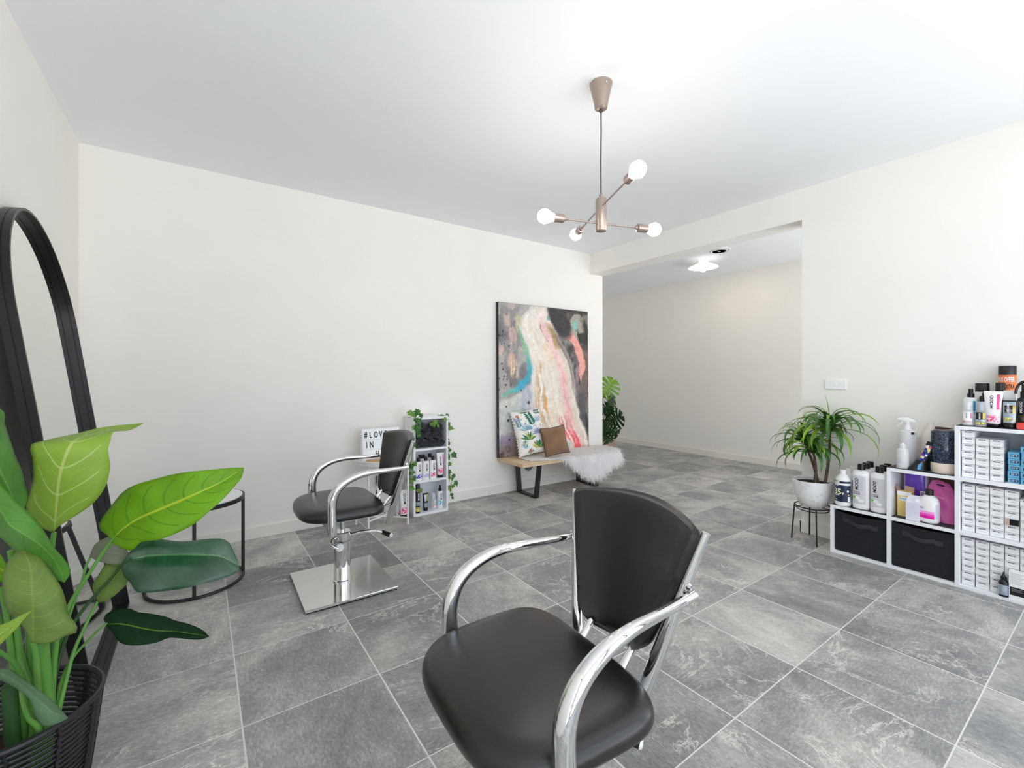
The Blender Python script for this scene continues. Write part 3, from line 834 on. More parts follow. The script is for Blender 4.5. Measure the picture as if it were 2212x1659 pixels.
def vnoise(x, y, seed=0):
    xi, yi = np.floor(x).astype(int), np.floor(y).astype(int); xf_, yf_ = x - xi, y - yi
    def h(a, b):
        n = (a * 374761393 + b * 668265263 + seed * 974711) & 0x7fffffff
        n = ((n ^ (n >> 13)) * 1274126177) & 0x7fffffff
        return ((n ^ (n >> 16)) & 0xffff) / 65535.0
    sx, sy = xf_ * xf_ * (3 - 2 * xf_), yf_ * yf_ * (3 - 2 * yf_)
    return (h(xi, yi) * (1 - sx) + h(xi + 1, yi) * sx) * (1 - sy) + (h(xi, yi + 1) * (1 - sx) + h(xi + 1, yi + 1) * sx) * sy
def fbm(x, y, seed=0, o=5):
    s, a, tot = 0, 0.5, 0
    for i in range(o):
        s = s + a * vnoise(x * 2 ** i, y * 2 ** i, seed + i); tot += a; a *= 0.55
    return s / tot
def set_paint(o, rgb):
    me = o.data; ca = me.color_attributes.new('paint', 'FLOAT_COLOR', 'POINT')
    arr = np.ones((len(me.vertices), 4), dtype=np.float32)
    c = rgb / 255.0
    arr[:, :3] = np.where(c <= 0.04045, c / 12.92, ((c + 0.055) / 1.055) ** 2.4)
    ca.data.foreach_set('color', arr.ravel())
def sdist(u, v, pts):
    """distance to a polyline and the 0..1 position along it"""
    best = np.full(u.shape, 9.0); pos = np.zeros(u.shape); n = len(pts) - 1
    for i in range(n):
        ax, ay = pts[i]; bx, by = pts[i + 1]
        dx, dy = bx - ax, by - ay; L = dx * dx + dy * dy + 1e-9
        t = np.clip(((u - ax) * dx + (v - ay) * dy) / L, 0, 1)
        d = np.hypot(u - ax - t * dx, v - ay - t * dy)
        m = d < best; best = np.where(m, d, best); pos = np.where(m, (i + t) / n, pos)
    return best, pos
def paint_art(U, V):
    AS = 1.25
    u0, v0 = U, V
    x, y = U, V * AS
    w1 = fbm(x * 3.2, y * 3.2, 3) - 0.5; w2 = fbm(x * 9, y * 9, 8) - 0.5; w3 = fbm(x * 28, y * 28, 21) - 0.5
    u = u0 + 0.05 * w1 + 0.045 * w2 + 0.022 * w3
    v = v0 + 0.05 * (fbm(x * 3.2, y * 3.2, 43) - 0.5) + 0.03 * (fbm(x * 11, y * 11, 48) - 0.5)
    ss = lambda a, b, t: (lambda k: k * k * (3 - 2 * k))(np.clip((t - a) / (b - a), 0, 1))
    knots = [(0.0, 0.50, 1.00), (0.1, 0.44, 0.97), (0.2, 0.37, 0.90), (0.3, 0.335, 0.87), (0.42, 0.335, 0.855), (0.5, 0.33, 0.83), (0.58, 0.335, 0.80), (0.66, 0.315, 0.755), (0.75, 0.27, 0.69), (0.85, 0.215, 0.60), (0.93, 0.25, 0.54), (1.0, 0.34, 0.52)]
    kv = [k[0] for k in knots]
    Lc = np.interp(v, kv, [k[1] for k in knots]); Rc = np.interp(v, kv, [k[2] for k in knots])
    q = (u - Lc) / (Rc - Lc)
    streak = fbm(q * 16 + v * 2, v * 3.0, 71); st2 = fbm(q * 42 + v * 3, v * 5.0, 75)
    rgb = np.zeros(U.shape + (3,))
    def mixin(m, col):
        nonlocal rgb
        m = np.clip(m, 0, 1)[..., None]; rgb = rgb * (1 - m) + np.array(col, float) * m
    def band(t, c, w, s=0.5): return np.clip(1 - (np.abs(t - c) - w * (1 - s)) / (w * s), 0, 1)
    # left: grey stone above, pale sage below, mauve and umber at the foot
    rgb[:] = (208, 207, 196)
    mixin(0.8 * ss(0.44, 0.60, fbm(x * 5, y * 4, 90)), (188, 196, 196))
    mixin(0.7 * ss(0.50, 0.62, fbm(x * 7, y * 7, 91)), (222, 214, 200))
    g = ss(0.40, 0.46, v + 0.35 * (0.2 - u))
    mixin(g, (146, 143, 143)); mixin(g * ss(0.46, 0.60, fbm(x * 6, y * 6, 93)), (122, 118, 120)); mixin(g * 0.8 * ss(0.54, 0.62, fbm(x * 8, y * 6, 95)), (186, 178, 172))
    mixin(g * 0.9 * ss(0.56, 0.60, fbm(x * 7 + 4, y * 4, 97)) * ss(0.55, 0.62, v) * 0.7, (226, 186, 172))
    mixin(band(u + 0.35 * (v - 0.60), 0.14, 0.05) * band(v, 0.6, 0.09) * ss(0.42, 0.5, st2), (232, 198, 158))
    mixin(band(u - 0.2, 0.0, 0.05) * band(v, 0.87, 0.07), (204, 192, 160))
    f = ss(0.17, 0.04, v + 0.1 * w1); mixin(f * 0.85, (132, 116, 116)); mixin(f * ss(0.48, 0.56, fbm(x * 6, y * 6, 99)), (92, 80, 80)); mixin(band(u, 0.07, 0.09) * band(v, 0.11, 0.05) * 0.7, (152, 132, 166))
    mixin(0.75 * band(u, 0.27, 0.07) * band(v, 0.37, 0.12) * ss(0.4, 0.55, st2 + 0.1), (172, 178, 200))
    # right: black, umber and ash
    r_ = ss(0.94, 1.04, q + 0.10 * (streak - 0.5)); rn = fbm(x * 9, y * 5, 111)
    mixin(r_, (70, 62, 60)); mixin(r_ * ss(0.48, 0.60, rn), (124, 116, 110)); mixin(r_ * ss(0.50, 0.40, rn) * 0.9, (38, 34, 35))
    mixin(r_ * ss(0.90, 0.97, u) * band(v, 0.5, 0.28) * 0.8, (112, 82, 74)); mixin(r_ * ss(0.44, 0.56, fbm(x * 12, y * 12, 115)) * ss(0.70, 0.80, v) * ss(0.70, 0.76, u) * ss(0.98, 0.92, u), (164, 160, 148))
    mixin(r_ * band(u, 0.84, 0.03) * band(v, 0.89, 0.03), (116, 196, 188)); mixin(r_ * band(v, 0.26, 0.20) * band(u, 0.93, 0.05) * 0.85, (80, 80, 86))
    sal = np.interp(v, [0.48, 0.6, 0.7, 0.8, 0.9], [0.915, 0.93, 0.885, 0.81, 0.72]); sw = np.interp(v, [0.48, 0.56, 0.7, 0.84, 0.91], [0.004, 0.028, 0.04, 0.030, 0.004])
    mixin(np.clip((sw * (1.1 + 1.6 * w2 * 2) - np.abs(u - sal)) / 0.012, 0, 1) * ss(0.46, 0.5, v) * ss(0.93, 0.9, v), (240, 164, 152))
    mixin(0.8 * band(u - (sal - 0.05), 0, 0.03) * ss(0.40, 0.50, v) * ss(0.66, 0.54, v), (164, 138, 150))
    # the falling cream stream, banded along its flow
    inn = ss(-0.05, 0.03, q + 0.08 * (streak - 0.5)) * (1 - r_)
    def stream(m, col): mixin(m * inn, col)
    stream(np.ones_like(u), (236, 226, 214))
    stream(0.7 * ss(0.50, 0.66, streak), (243, 235, 225)); stream(0.45 * ss(0.50, 0.34, streak), (230, 212, 194)); stream(0.4 * ss(0.55, 0.65, st2), (216, 204, 198))
    ra = q + 0.14 * (streak - 0.5)
    stream(band(ra, 0.0, 0.07) * 0.8, (214, 214, 220))
    stream(band(ra, 0.18 + 0.0 * v, 0.10) * ss(0.66, 0.58, v) * ss(0.14, 0.24, v) * ss(0.36, 0.48, st2), (212, 168, 114))
    stream(band(ra, 0.20, 0.03) * band(v, 0.48, 0.12) * 0.9, (247, 242, 234))
    stream(band(ra, 0.28, 0.06) * band(v, 0.25, 0.16) * ss(0.45, 0.52, st2), (228, 164, 96))
    stream(band(ra, 0.50, 0.16) * band(v, 0.68, 0.09) * 0.8, (240, 212, 186)); stream(band(ra, 0.46, 0.2) * band(v, 0.2, 0.2) * 0.55, (240, 222, 198))
    stream(band(ra, 0.70, 0.11) * ss(0.93, 0.86, v) * 0.9, (238, 196, 192)); stream(band(ra, 0.75, 0.055) * ss(0.62, 0.48, v) * ss(0.12, 0.22, v) * 0.85 * ss(0.38, 0.5, st2 + 0.05), (240, 156, 168))
    stream(band(ra, 0.62, 0.025) * band(v, 0.82, 0.08), (206, 112, 138)); stream(band(ra, 0.86, 0.08) * ss(0.8, 0.7, v) * 0.75, (218, 198, 182))
    stream(band(ra, 0.86, 0.12) * band(v, 0.80, 0.10), (176, 144, 96)); stream(band(ra, 0.97, 0.06) * ss(0.9, 0.8, v) * ss(0.35, 0.5, v) * 0.8, (112, 98, 96))
    stream(band(ra, 0.62, 0.2) * band(v, 0.16, 0.09) * ss(0.47, 0.54, st2), (226, 150, 146)); stream(band(u - (0.76 + 0.9 * (0.12 - v)), 0, 0.07) * ss(0.16, 0.10, v) * ss(0.42, 0.52, st2), (240, 98, 104))
    stream(band(u, 0.73, 0.04) * band(v, 0.03, 0.03), (198, 202, 194))
    # head of the stream
    mixin(band(u - 0.45 + (v - 0.92) * 1.6, 0, 0.10) * band(v, 0.92, 0.035) * 0.95, (240, 218, 212)); mixin(ss(0.94, 1.0, v) * ss(0.5, 0.2, u) * 0.7, (176, 172, 166)); mixin(band(u, 0.36, 0.04) * band(v, 0.95, 0.04) * 0.9, (226, 222, 218))
    k_ = np.clip((0.16 - np.hypot((u - 0.66) * 1.0, (v - 0.91) * 1.6 + (u - 0.66) * 0.9)) / 0.05, 0, 1); mixin(k_ * 0.95, (44, 40, 41))
    mixin(ss(0.955, 0.985, v) * ss(0.55, 0.65, u), (52, 47, 46)); mixin(band(u, 0.53, 0.02) * band(v, 0.93, 0.02), (120, 170, 176))
    # teal ribbon between stone and stream
    d, pos = sdist(u, v * AS, [(a, b * AS) for a, b in [(0.19, 0.84), (0.24, 0.76), (0.29, 0.67), (0.315, 0.58), (0.29, 0.50), (0.21, 0.455), (0.11, 0.425), (0.02, 0.385)]])
    wt2 = 0.010 + 0.024 * np.sin(np.clip(pos, 0, 1) * PI) ** 0.8
    tc_ = np.stack([np.interp(pos, [0, 0.25, 0.42, 0.7, 0.85, 1], c) for c in ((124, 150, 60, 56, 104, 128), (182, 190, 168, 166, 196, 196), (140, 150, 190, 200, 178, 168))], -1)
    m = (np.clip((wt2 * (1.15 + 1.4 * w3 + 0.8 * w2) - d) / (wt2 * 0.7), 0, 1) * 0.95)[..., None]; rgb = rgb * (1 - m) + tc_ * m
    rnd = random.Random(5)
    for k in range(60):
        if k < 42: a, b, rr = rnd.gauss(0.06, 0.05), rnd.choice([rnd.gauss(0.49, 0.045), rnd.gauss(0.80, 0.07)]), rnd.uniform(0.003, 0.011)
        else: a, b, rr = rnd.gauss(0.92, 0.05), rnd.uniform(0.3, 0.95), rnd.uniform(0.003, 0.007)
        mixin((rr - np.hypot(u0 - a + 0.01 * w2, (v0 - b) * AS + 0.01 * w3)) / 0.004, (52, 44, 48))
    for a, b, rr in ((0.30, 0.345, 0.017), (0.09, 0.235, 0.015), (0.10, 0.11, 0.012)): mixin((rr - np.hypot(u0 - a, (v0 - b) * AS)) / 0.006, (62, 62, 82))
    gr = (fbm(x * 70, y * 70, 77) - 0.5) * 36 + (fbm(x * 20, y * 20, 55) - 0.5) * 30
    return np.clip(rgb + gr[..., None], 0, 255)
pa = thing('painting', 'large abstract canvas in cream, grey, pink and teal standing on the bench', 'painting', (0, 0, 0))
PX0, PX1, PZ0, PZ1 = 2.505, 3.785, BZ + 0.0005, 1.985
def canvas(a, b): return Vector((PX0 + 0.003 + (PX1 - PX0 - 0.006) * a, 3.800 + 0.018 * b - 0.0026, PZ0 + 0.002 + (PZ1 - PZ0 - 0.004) * b))
NUc, NVc = 190, 250
mb = MB(); mb.grid(canvas, NUc, NVc)
cv = mb.build('canvas', M_attr('canvas_paint', 0.45, 0.25), pa, recalc=False)
gu, gv = np.meshgrid(np.linspace(0, 1, NUc + 1), np.linspace(0, 1, NVc + 1), indexing='ij')
set_paint(cv, paint_art(gu.ravel(), gv.ravel()))
mb = MB()
def yfr(z): return 3.800 + 0.018 * (z - PZ0) / (PZ1 - PZ0)
def frame_bar(x0, x1, z0, z1):
    mb.add([(x, yfr(z) + dy, z) for x in (x0, x1) for z in (z0, z1) for dy in (-0.002, 0.036)], [(0, 1, 3, 2), (4, 6, 7, 5), (0, 4, 5, 1), (2, 3, 7, 6), (0, 2, 6, 4), (1, 5, 7, 3)])
frame_bar(PX0, PX0 + 0.03, PZ0, PZ1); frame_bar(PX1 - 0.03, PX1, PZ0, PZ1); frame_bar(PX0 + 0.03, PX1 - 0.03, PZ0, PZ0 + 0.03); frame_bar(PX0 + 0.03, PX1 - 0.03, PZ1 - 0.03, PZ1)
mb.build('frame', M('black_frame_wood', (26, 25, 25), 0.5), pa, smooth=False)

def cushion_geo(w_, h_, th, nu=60, nv=70):
    def f(a, b, s):
        u, v = 2 * a - 1, 2 * b - 1
        pin = 1 - 0.07 * (1 - abs(v) ** 2) * abs(u) ** 3
        piv = 1 - 0.07 * (1 - abs(u) ** 2) * abs(v) ** 3
        k = max(0.0, (1 - u ** 4) * (1 - v ** 4)) ** 0.55
        return Vector((u * w_ / 2 * pin, -s * (th / 2 * k + 0.001), v * h_ / 2 * piv))
    mb = MB(); mb.grid(lambda a, b: f(a, b, 1), nu, nv); mb.grid(lambda a, b: f(a, b, -1), nu, nv)
    return mb
def weld(o, d=0.003):
    bm = bmesh.new(); bm.from_mesh(o.data); bmesh.ops.remove_doubles(bm, verts=bm.verts, dist=d); bmesh.ops.recalc_face_normals(bm, faces=bm.faces); bm.to_mesh(o.data); bm.free(); o.data.shade_smooth()
def paint_floral(U, V):
    rgb = np.zeros(U.shape + (3,)); rgb[:] = (240, 236, 230)
    rnd = random.Random(11)
    x, y = U, V * 1.3
    def ell(cx, cy, a, b, ang, col):
        dx, dy = x - cx, y - cy; ca, sa = math.cos(ang), math.sin(ang)
        p, q = (dx * ca + dy * sa) / a, (-dx * sa + dy * ca) / b
        m = np.clip((1 - (p * p + q * q * (1 + 1.2 * np.abs(p)))) * 4, 0, 1)[..., None]
        nonlocal rgb
        rgb = rgb * (1 - m) + np.array(col, float) * m
    def plant(cx, cy, r, n, col, a0, a1, wd=0.28):
        for i in range(n):
            an = a0 + (a1 - a0) * i / max(1, n - 1)
            ell(cx + math.cos(an) * r * 0.5, cy + math.sin(an) * r * 0.5, r * 0.5, r * wd * 0.5, an, col if isinstance(col, tuple) else col[i % len(col)])
    def sprig(cx, cy, ang, L, n, col, lw=0.05):
        for i in range(n):
            t = i / n
            for s in (-1, 1):
                ell(cx + math.cos(ang) * L * t + math.cos(ang + s * 0.9) * lw, cy + math.sin(ang) * L * t + math.sin(ang + s * 0.9) * lw, lw, lw * 0.42, ang + s * 0.9, col)
    T, G, B_, P_, O_, Y_, S_ = (30, 110, 98), (92, 140, 86), (120, 158, 186), (160, 142, 196), (190, 112, 74), (196, 196, 92), (176, 206, 214)
    plant(0.38, 0.42, 0.26, 7, [G, Y_, T], 0.3, 2.8); plant(0.66, 0.16, 0.24, 6, [G, Y_, T, G], 0.4, 2.7, 0.42); plant(0.2, 0.2, 0.17, 5, [S_, B_], 0.3, 2.4)
    plant(0.34, 0.68, 0.25, 11, [S_, B_, S_], 0.4, 2.8, 0.14); plant(0.7, 0.56, 0.2, 9, [P_, B_], 0.1, 3.0, 0.2); plant(0.8, 0.9, 0.22, 9, [S_, P_], 0.6, 3.0, 0.13); plant(0.9, 0.5, 0.2, 7, [P_, G], 0.9, 2.6, 0.2)
    sprig(0.62, 0.84, 1.9, 0.36, 6, T, 0.075); sprig(0.16, 0.82, 1.7, 0.2, 4, (70, 140, 150), 0.05); sprig(0.9, 0.06, 1.5, 0.22, 4, T, 0.055); sprig(0.74, 1.2, 0.0, 0.2, 4, T, 0.05); sprig(0.3, 0.03, 0.7, 0.18, 4, (80, 150, 150), 0.045)
    for cx, cy, r in ((0.15, 1.12, 0.06), (0.36, 0.11, 0.055), (0.54, 0.3, 0.03)):
        for k in range(7): ell(cx + math.cos(k) * r * 0.6, cy + math.sin(k * 0.9) * r * 0.6, r * 0.5, r * 0.34, k, O_)
    for k in range(9): plant(rnd.random(), rnd.random() * 1.25, rnd.uniform(0.08, 0.15), rnd.randint(4, 7), [rnd.choice([G, T, S_, B_, P_, Y_]), rnd.choice([G, S_, B_])], 0.3, 2.8, rnd.uniform(0.14, 0.4))
    for k in range(46): ell(rnd.random(), rnd.random() * 1.3, rnd.uniform(0.012, 0.04), rnd.uniform(0.008, 0.016), rnd.uniform(0, 3), rnd.choice([T, B_, P_, G, O_, (204, 92, 110)]))
    return rgb
fc = thing('cushion', 'large white floral-print cushion with pom-pom edge leaning on the painting', 'cushion', (2.80, 3.672, BZ + 0.262))
fc.rotation_euler = (R(-15), R(-7), R(-12))
mb = cushion_geo(0.335, 0.465, 0.105, 90, 120); o = mb.build('cover', M_attr('floral_print', 0.8), fc, recalc=False)
cc = np.array([v.co for v in o.data.vertices]); set_paint(o, paint_floral(cc[:, 0] / 0.335 + 0.5, cc[:, 2] / 0.465 + 0.5)); weld(o)
mb = MB(); rnd = random.Random(3)
for k in range(64):
    q = k / 16.0; e = int(q); f_ = (q - e) * 2 - 1
    px, pz = [(f_, 1), (1, -f_), (-f_, -1), (-1, f_)][e]
    pin = 1 - 0.07 * (1 - abs(pz) ** 2) * abs(px) ** 3; piv = 1 - 0.07 * (1 - abs(px) ** 2) * abs(pz) ** 3
    mb.lathe([(0, -0.009), (0.008, -0.005), (0.010, 0), (0.008, 0.005), (0, 0.009)], 7, c=(px * 0.1675 * pin, 0, pz * 0.2325 * piv))
mb.build('pompom_trim', M('cream_cotton', (238, 233, 224), 0.9), fc)
bc = thing('cushion', 'small brown velvet cushion in front of the floral one on the bench', 'cushion', (3.000, 3.500, BZ + 0.174))
bc.rotation_euler = (R(-14), R(-7), R(-14))
mb = cushion_geo(0.275, 0.285, 0.085, 30, 30); o = mb.build('cover', M('brown_velvet', (132, 98, 70), 0.75, var=0.16, vscale=10, sheen=0.4), bc, recalc=False); weld(o)
mb = MB(); 
pl = []
for k in range(96):
    q = k / 24.0; e = int(q); f_ = (q - e) * 2 - 1
    px, pz = [(f_, 1), (1, -f_), (-f_, -1), (-1, f_)][e]
    pin = 1 - 0.07 * (1 - abs(pz) ** 2) * abs(px) ** 3; piv = 1 - 0.07 * (1 - abs(px) ** 2) * abs(pz) ** 3
    pl.append(Vector((px * 0.140 * pin, 0, pz * 0.145 * piv)))
mb.tube(pl + [pl[0]], 0.0045, 6); mb.build('piping', M('dark_brown_piping', (84, 60, 42), 0.7), bc)

# fur throw
def hang(x):
    pts = [(2.6, 0.0), (2.95, 0.0), (3.08, 0.02), (3.18, 0.10), (3.30, 0.19), (3.40, 0.235), (3.50, 0.225), (3.62, 0.17), (3.74, 0.12), (3.86, 0.10), (3.95, 0.09)]
    for (a, p), (b, q) in zip(pts, pts[1:]):
        if a <= x <= b: return p + (q - p) * (x - a) / (b - a)
    return 0.0
def throw_pt(a, b):
    x = 2.66 + (3.885 - 2.66) * a
    hx = hang(x)
    yfront = BY0 + (0.06 - 0.06 * min(1, max(0, (x - 2.66) / 0.33)))
    yback = 3.66 + 0.10 * min(1, a * 2)
    ridge = 0.009
    top_len = yback - yfront; L = top_len + hx
    s_ = b * L
    wob = 0.012 * math.sin(a * 21) + 0.008 * math.sin(a * 47 + 1)
    if s_ < top_len:
        y, z = yback - s_, BZ + ridge
        if hx > 0.02: z -= 0.010 * max(0, 1 - (top_len - s_) / 0.03) * 0.5
    else:
        y, z = yfront - 0.012 - 0.03 * ((s_ - top_len) / 0.25), BZ + 0.004 - (s_ - top_len)
    return Vector((x, y + (wob if s_ < top_len and b > 0.02 else wob * 0.6), z))
tf = thing('fur_throw', 'shaggy white fur throw draped over the end of the bench', 'throw', (0, 0, 0))
mb = MB(); mb.grid(throw_pt, 60, 36)
m_fur = M_leaf('white_fur', (250, 249, 249), (250, 249, 249), 0.75, 0.45, 1.0, 0.0, 0.03)
mb.build('hide', m_fur, tf, solid=0.006)
mb = MB(); rnd = random.Random(21)
for k in range(16000):
    a, b = rnd.random(), rnd.random() ** 0.85
    if a < 0.3 and rnd.random() < 0.5: continue
    p = throw_pt(a, b); e = 0.01
    if p.z > BZ and ((p.x < 3.02 and p.y > 3.50) or (2.86 < p.x < 3.21 and p.y > 3.43)): continue
    dt = (throw_pt(a, min(1, b + e)) - throw_pt(a, max(0, b - e))).normalized()
    da = (throw_pt(min(1, a + e), b) - throw_pt(max(0, a - e), b)).normalized()
    nr = da.cross(dt); nr = nr if nr.z - nr.y > 0 else -nr
    L = rnd.uniform(0.035, 0.085) * (0.55 if a < 0.3 else 1.0) * (1.35 if b > 0.88 else 1)
    d = (dt * rnd.uniform(0.35, 1.0) + nr * rnd.uniform(0.15, 0.6) + da * rnd.gauss(0.12 if a > 0.85 else 0, 0.45)).normalized()
    q = p + d * L * 0.55 + Vector((0, 0, -0.004)); r_ = q + (d + Vector((0, -0.1, -0.55))).normalized() * L * 0.5
    
    for k_ in (q, r_):
        if k_.z < BZ + 0.005 and k_.x < BX1:
            if k_.y > BY0 + 0.03: k_.z = BZ + 0.006
            else: k_.y = min(k_.y, BY0 - 0.005)
    w_ = (da + nr * rnd.uniform(-0.5, 0.5)).normalized() * 0.0019
    mb.add([p - w_, p + w_, q + w_ * 0.8, q - w_ * 0.8, r_], [(0, 1, 2, 3), (3, 2, 4)])
o = mb.build('fur_pile', m_fur, tf, recalc=False, smooth=False); o['kind'] = 'stuff'
# ---------------------------------------------------------------- products: general lofted container, front = local -Y
m_wbot = M('white_bottle', (240, 239, 240), 0.3, var=0.01, coat=0.2)
m_bcap = M('black_cap', (20, 19, 21), 0.25, var=0.08)
m_navy = M('navy_label', (26, 34, 58), 0.35)
m_honey = M_cells('hex_label', [(20, 26, 44), (24, 36, 64), (40, 70, 112), (22, 30, 52)], 150, 0.35)
m_cream = M('cream_ink', (250, 248, 200), 0.5)
m_green = M('green_ink', (120, 214, 70), 0.5)
m_teal = M('teal_ink', (40, 156, 196), 0.4)
m_yel = M('yellow_ink', (238, 206, 70), 0.4)
m_violet = M('violet_ink', (112, 100, 200), 0.45)
m_red = M('red_ink', (206, 44, 84), 0.45)
m_silver = M('silver_label', (164, 176, 190), 0.3, 0.4)
m_clear = M('clear_plastic', (232, 236, 242), 0.12, var=0.0, alpha=0.38)
m_frost = M('frosted_plastic', (238, 238, 240), 0.35, var=0.01, alpha=0.68)
m_matte_black = M('satin_black', (26, 26, 30), 0.4)
m_pinkpat = M_cells('pink_pattern', [(236, 66, 110), (245, 180, 210), (240, 110, 170), (250, 226, 236)], 95)
m_bluepat = M_cells('blue_pattern', [(60, 70, 190), (120, 120, 220), (236, 236, 246)], 90)
m_tealpat = M_cells('teal_pattern', [(50, 170, 214), (130, 210, 236), (240, 246, 250)], 95)
m_yelpat = M_cells('yellow_pattern', [(226, 200, 60), (190, 176, 90), (120, 120, 96), (236, 220, 120)], 130)

def prof_at(prof, z):
    for (z0, a0, b0), (z1, a1, b1) in zip(prof, prof[1:]):
        if z0 <= z <= z1:
            f = (z - z0) / (z1 - z0) if z1 > z0 else 0
            return a0 + (a1 - a0) * f, b0 + (b1 - b0) * f
    return prof[-1][1], prof[-1][2]
def wrap(prof, p=2.0, e=0.0009):
    def fn(u, v):
        rx, ry = prof_at(prof, v)
        a = max(-1.5, min(1.5, u / max(rx, 1e-4)))
        return Vector(((rx + e) * spow(math.sin(a), p), -(ry + e) * spow(math.cos(a), p), v))
    return fn
def body_mb(prof, p=2.0, seg=28):
    mb = MB()
    mb.loft([[Vector((rx * spow(math.sin(2 * PI * j / seg), p), -ry * spow(math.cos(2 * PI * j / seg), p), z)) for j in range(seg)] for z, rx, ry in prof])
    return mb
def container(name, label, cat, loc, rotz, group, prof, mat, p=2.0, cap=None, capmat=None, labels=(), texts=(), discs=(), capp=2.0, seg=28, capname='cap', k=1.0):
    t = thing(name, label, cat, loc, rotz, group)
    t.scale = (k, k, 1.0)
    bo = body_mb(prof, p, seg).build('body', mat, t)
    if cap: body_mb(cap, capp, 20).build(capname, capmat or m_bcap, t)
    fn = wrap(prof, p); fn2 = wrap(prof, p, 0.0016)
    for (u0, u1, v0, v1, mm) in labels:
        mb = MB(); add_patch(mb, u0, u1, v0, v1, fn if mm is not None else fn, 10, 6); mb.build('label_panel', mm, t, recalc=False)
    for tx in texts:
        s, u, v, w_, rot, mm = tx[:6]
        mb = MB(); add_text(mb, s, u, v, w_, fn2, h=tx[6] if len(tx) > 6 else None, rot=rot, bold=0.022, shear=0.15 if s == 'MOOD' and name == 'product_bottle' else 0.0); mb.build('lettering', mm, t, smooth=False, recalc=False)
    for (u, v, r_, mm) in discs:
        mb = MB(); add_disc(mb, u, v, r_, r_, fn2); mb.build('printed_dot', mm, t, smooth=False, recalc=False)
    return t
UP = PI / 2
def oval_bottle(w_, d, hgt, shoulder=0.9):
    a, b = w_ / 2, d / 2
    return [(0, a * 0.90, b * 0.90), (0.004, a * 0.98, b * 0.98), (0.012, a, b), (hgt * shoulder, a, b), (hgt * shoulder + (1 - shoulder) * hgt * 0.5, a * 0.93, b * 0.93), (hgt * 0.99, a * 0.5, b * 0.6), (hgt, a * 0.38, b * 0.46)]
def tube_prof(w_, d, hgt, z0):
    """squeeze tube standing on its cap: round at the bottom, flat crimp on top"""
    a = w_ / 2
    return [(z0, a * 0.74, d / 2), (z0 + 0.006, a * 0.76, d / 2), (z0 + (hgt - z0) * 0.35, a * 0.82, d * 0.44), (z0 + (hgt - z0) * 0.7, a * 0.92, d * 0.26), (hgt - 0.012, a, d * 0.06), (hgt, a, d * 0.05)]
def spray_head(t, r_, z0, mat, hgt=0.05):
    body_mb([(z0, r_, r_), (z0 + hgt * 0.45, r_, r_), (z0 + hgt * 0.46, r_ * 0.68, r_ * 0.68), (z0 + hgt, r_ * 0.66, r_ * 0.66), (z0 + hgt, r_ * 0.4, r_ * 0.4)], 2, 18).build('pump_head', mat, t)

# ---------------------------------------------------------------- stepped cube shelf on the right wall
SX0, SX1 = 3.602, 3.872
CY = [1.259, 0.938, 0.624, 0.310]
SZ = [0.329, 0.640, 0.938]
PT = 0.020
cs = thing('cube_shelf', 'white stepped cube shelf of six compartments against the right wall', 'shelf')
def panel(name, x0, x1, y0, y1, z0, z1, m=m_white, par=cs): 
    mb = MB(); mb.bb(x0, x1, y0, y1, z0, z1); return mb.build(name, m, par, smooth=False, bevel=0.0012)
panel('side_panel', SX0, SX1, CY[0] - PT, CY[0], 0, SZ[0])
panel('side_panel', SX0, SX1, CY[1] - PT / 2, CY[1] + PT / 2, 0, SZ[1])
panel('side_panel', SX0, SX1, CY[2] - PT / 2, CY[2] + PT / 2, 0, SZ[2])
panel('side_panel', SX0, SX1, CY[3], CY[3] + PT, 0, SZ[2])
for ci in range(3):
    y1 = CY[ci] - (PT if ci == 0 else PT / 2); y0 = CY[ci + 1] + (PT / 2 if ci < 2 else PT)
    panel('shelf_board', SX0 + 0.0005, SX1, y0, y1, 0.0, 0.018)
    for k in range(ci + 1):
        panel('shelf_board', SX0 + 0.0005, SX1, y0, y1, SZ[k] - PT, SZ[k])
    if ci == 2:
        panel('back_panel', SX1 - 0.004, SX1, y0, y1, 0.018, SZ[2] - PT)
m_liner = M('charcoal_liner', (58, 56, 60), 0.7)
panel('top_liner', SX0 + 0.012, SX1, CY[1] + PT / 2 + 0.002, CY[0] - 0.004, SZ[0], SZ[0] + 0.002, m_liner)
panel('top_liner', SX0 + 0.012, SX1, CY[2] + PT / 2 + 0.002, CY[1] - 0.004 + PT / 2, SZ[1], SZ[1] + 0.002, m_liner)
panel('top_liner', SX0 + 0.012, SX1, CY[3] + 0.004, CY[2] + PT / 2 - 0.004, SZ[2], SZ[2] + 0.002, m_liner)
panel('shelf_liner', SX0 + 0.012, SX1, CY[2] + PT / 2 + 0.002, CY[1] - PT / 2 - 0.002, SZ[0], SZ[0] + 0.002, m_liner)
Z1, Z2, Z3 = SZ[0] + 0.0022, SZ[1] + 0.0022, SZ[2] + 0.0022

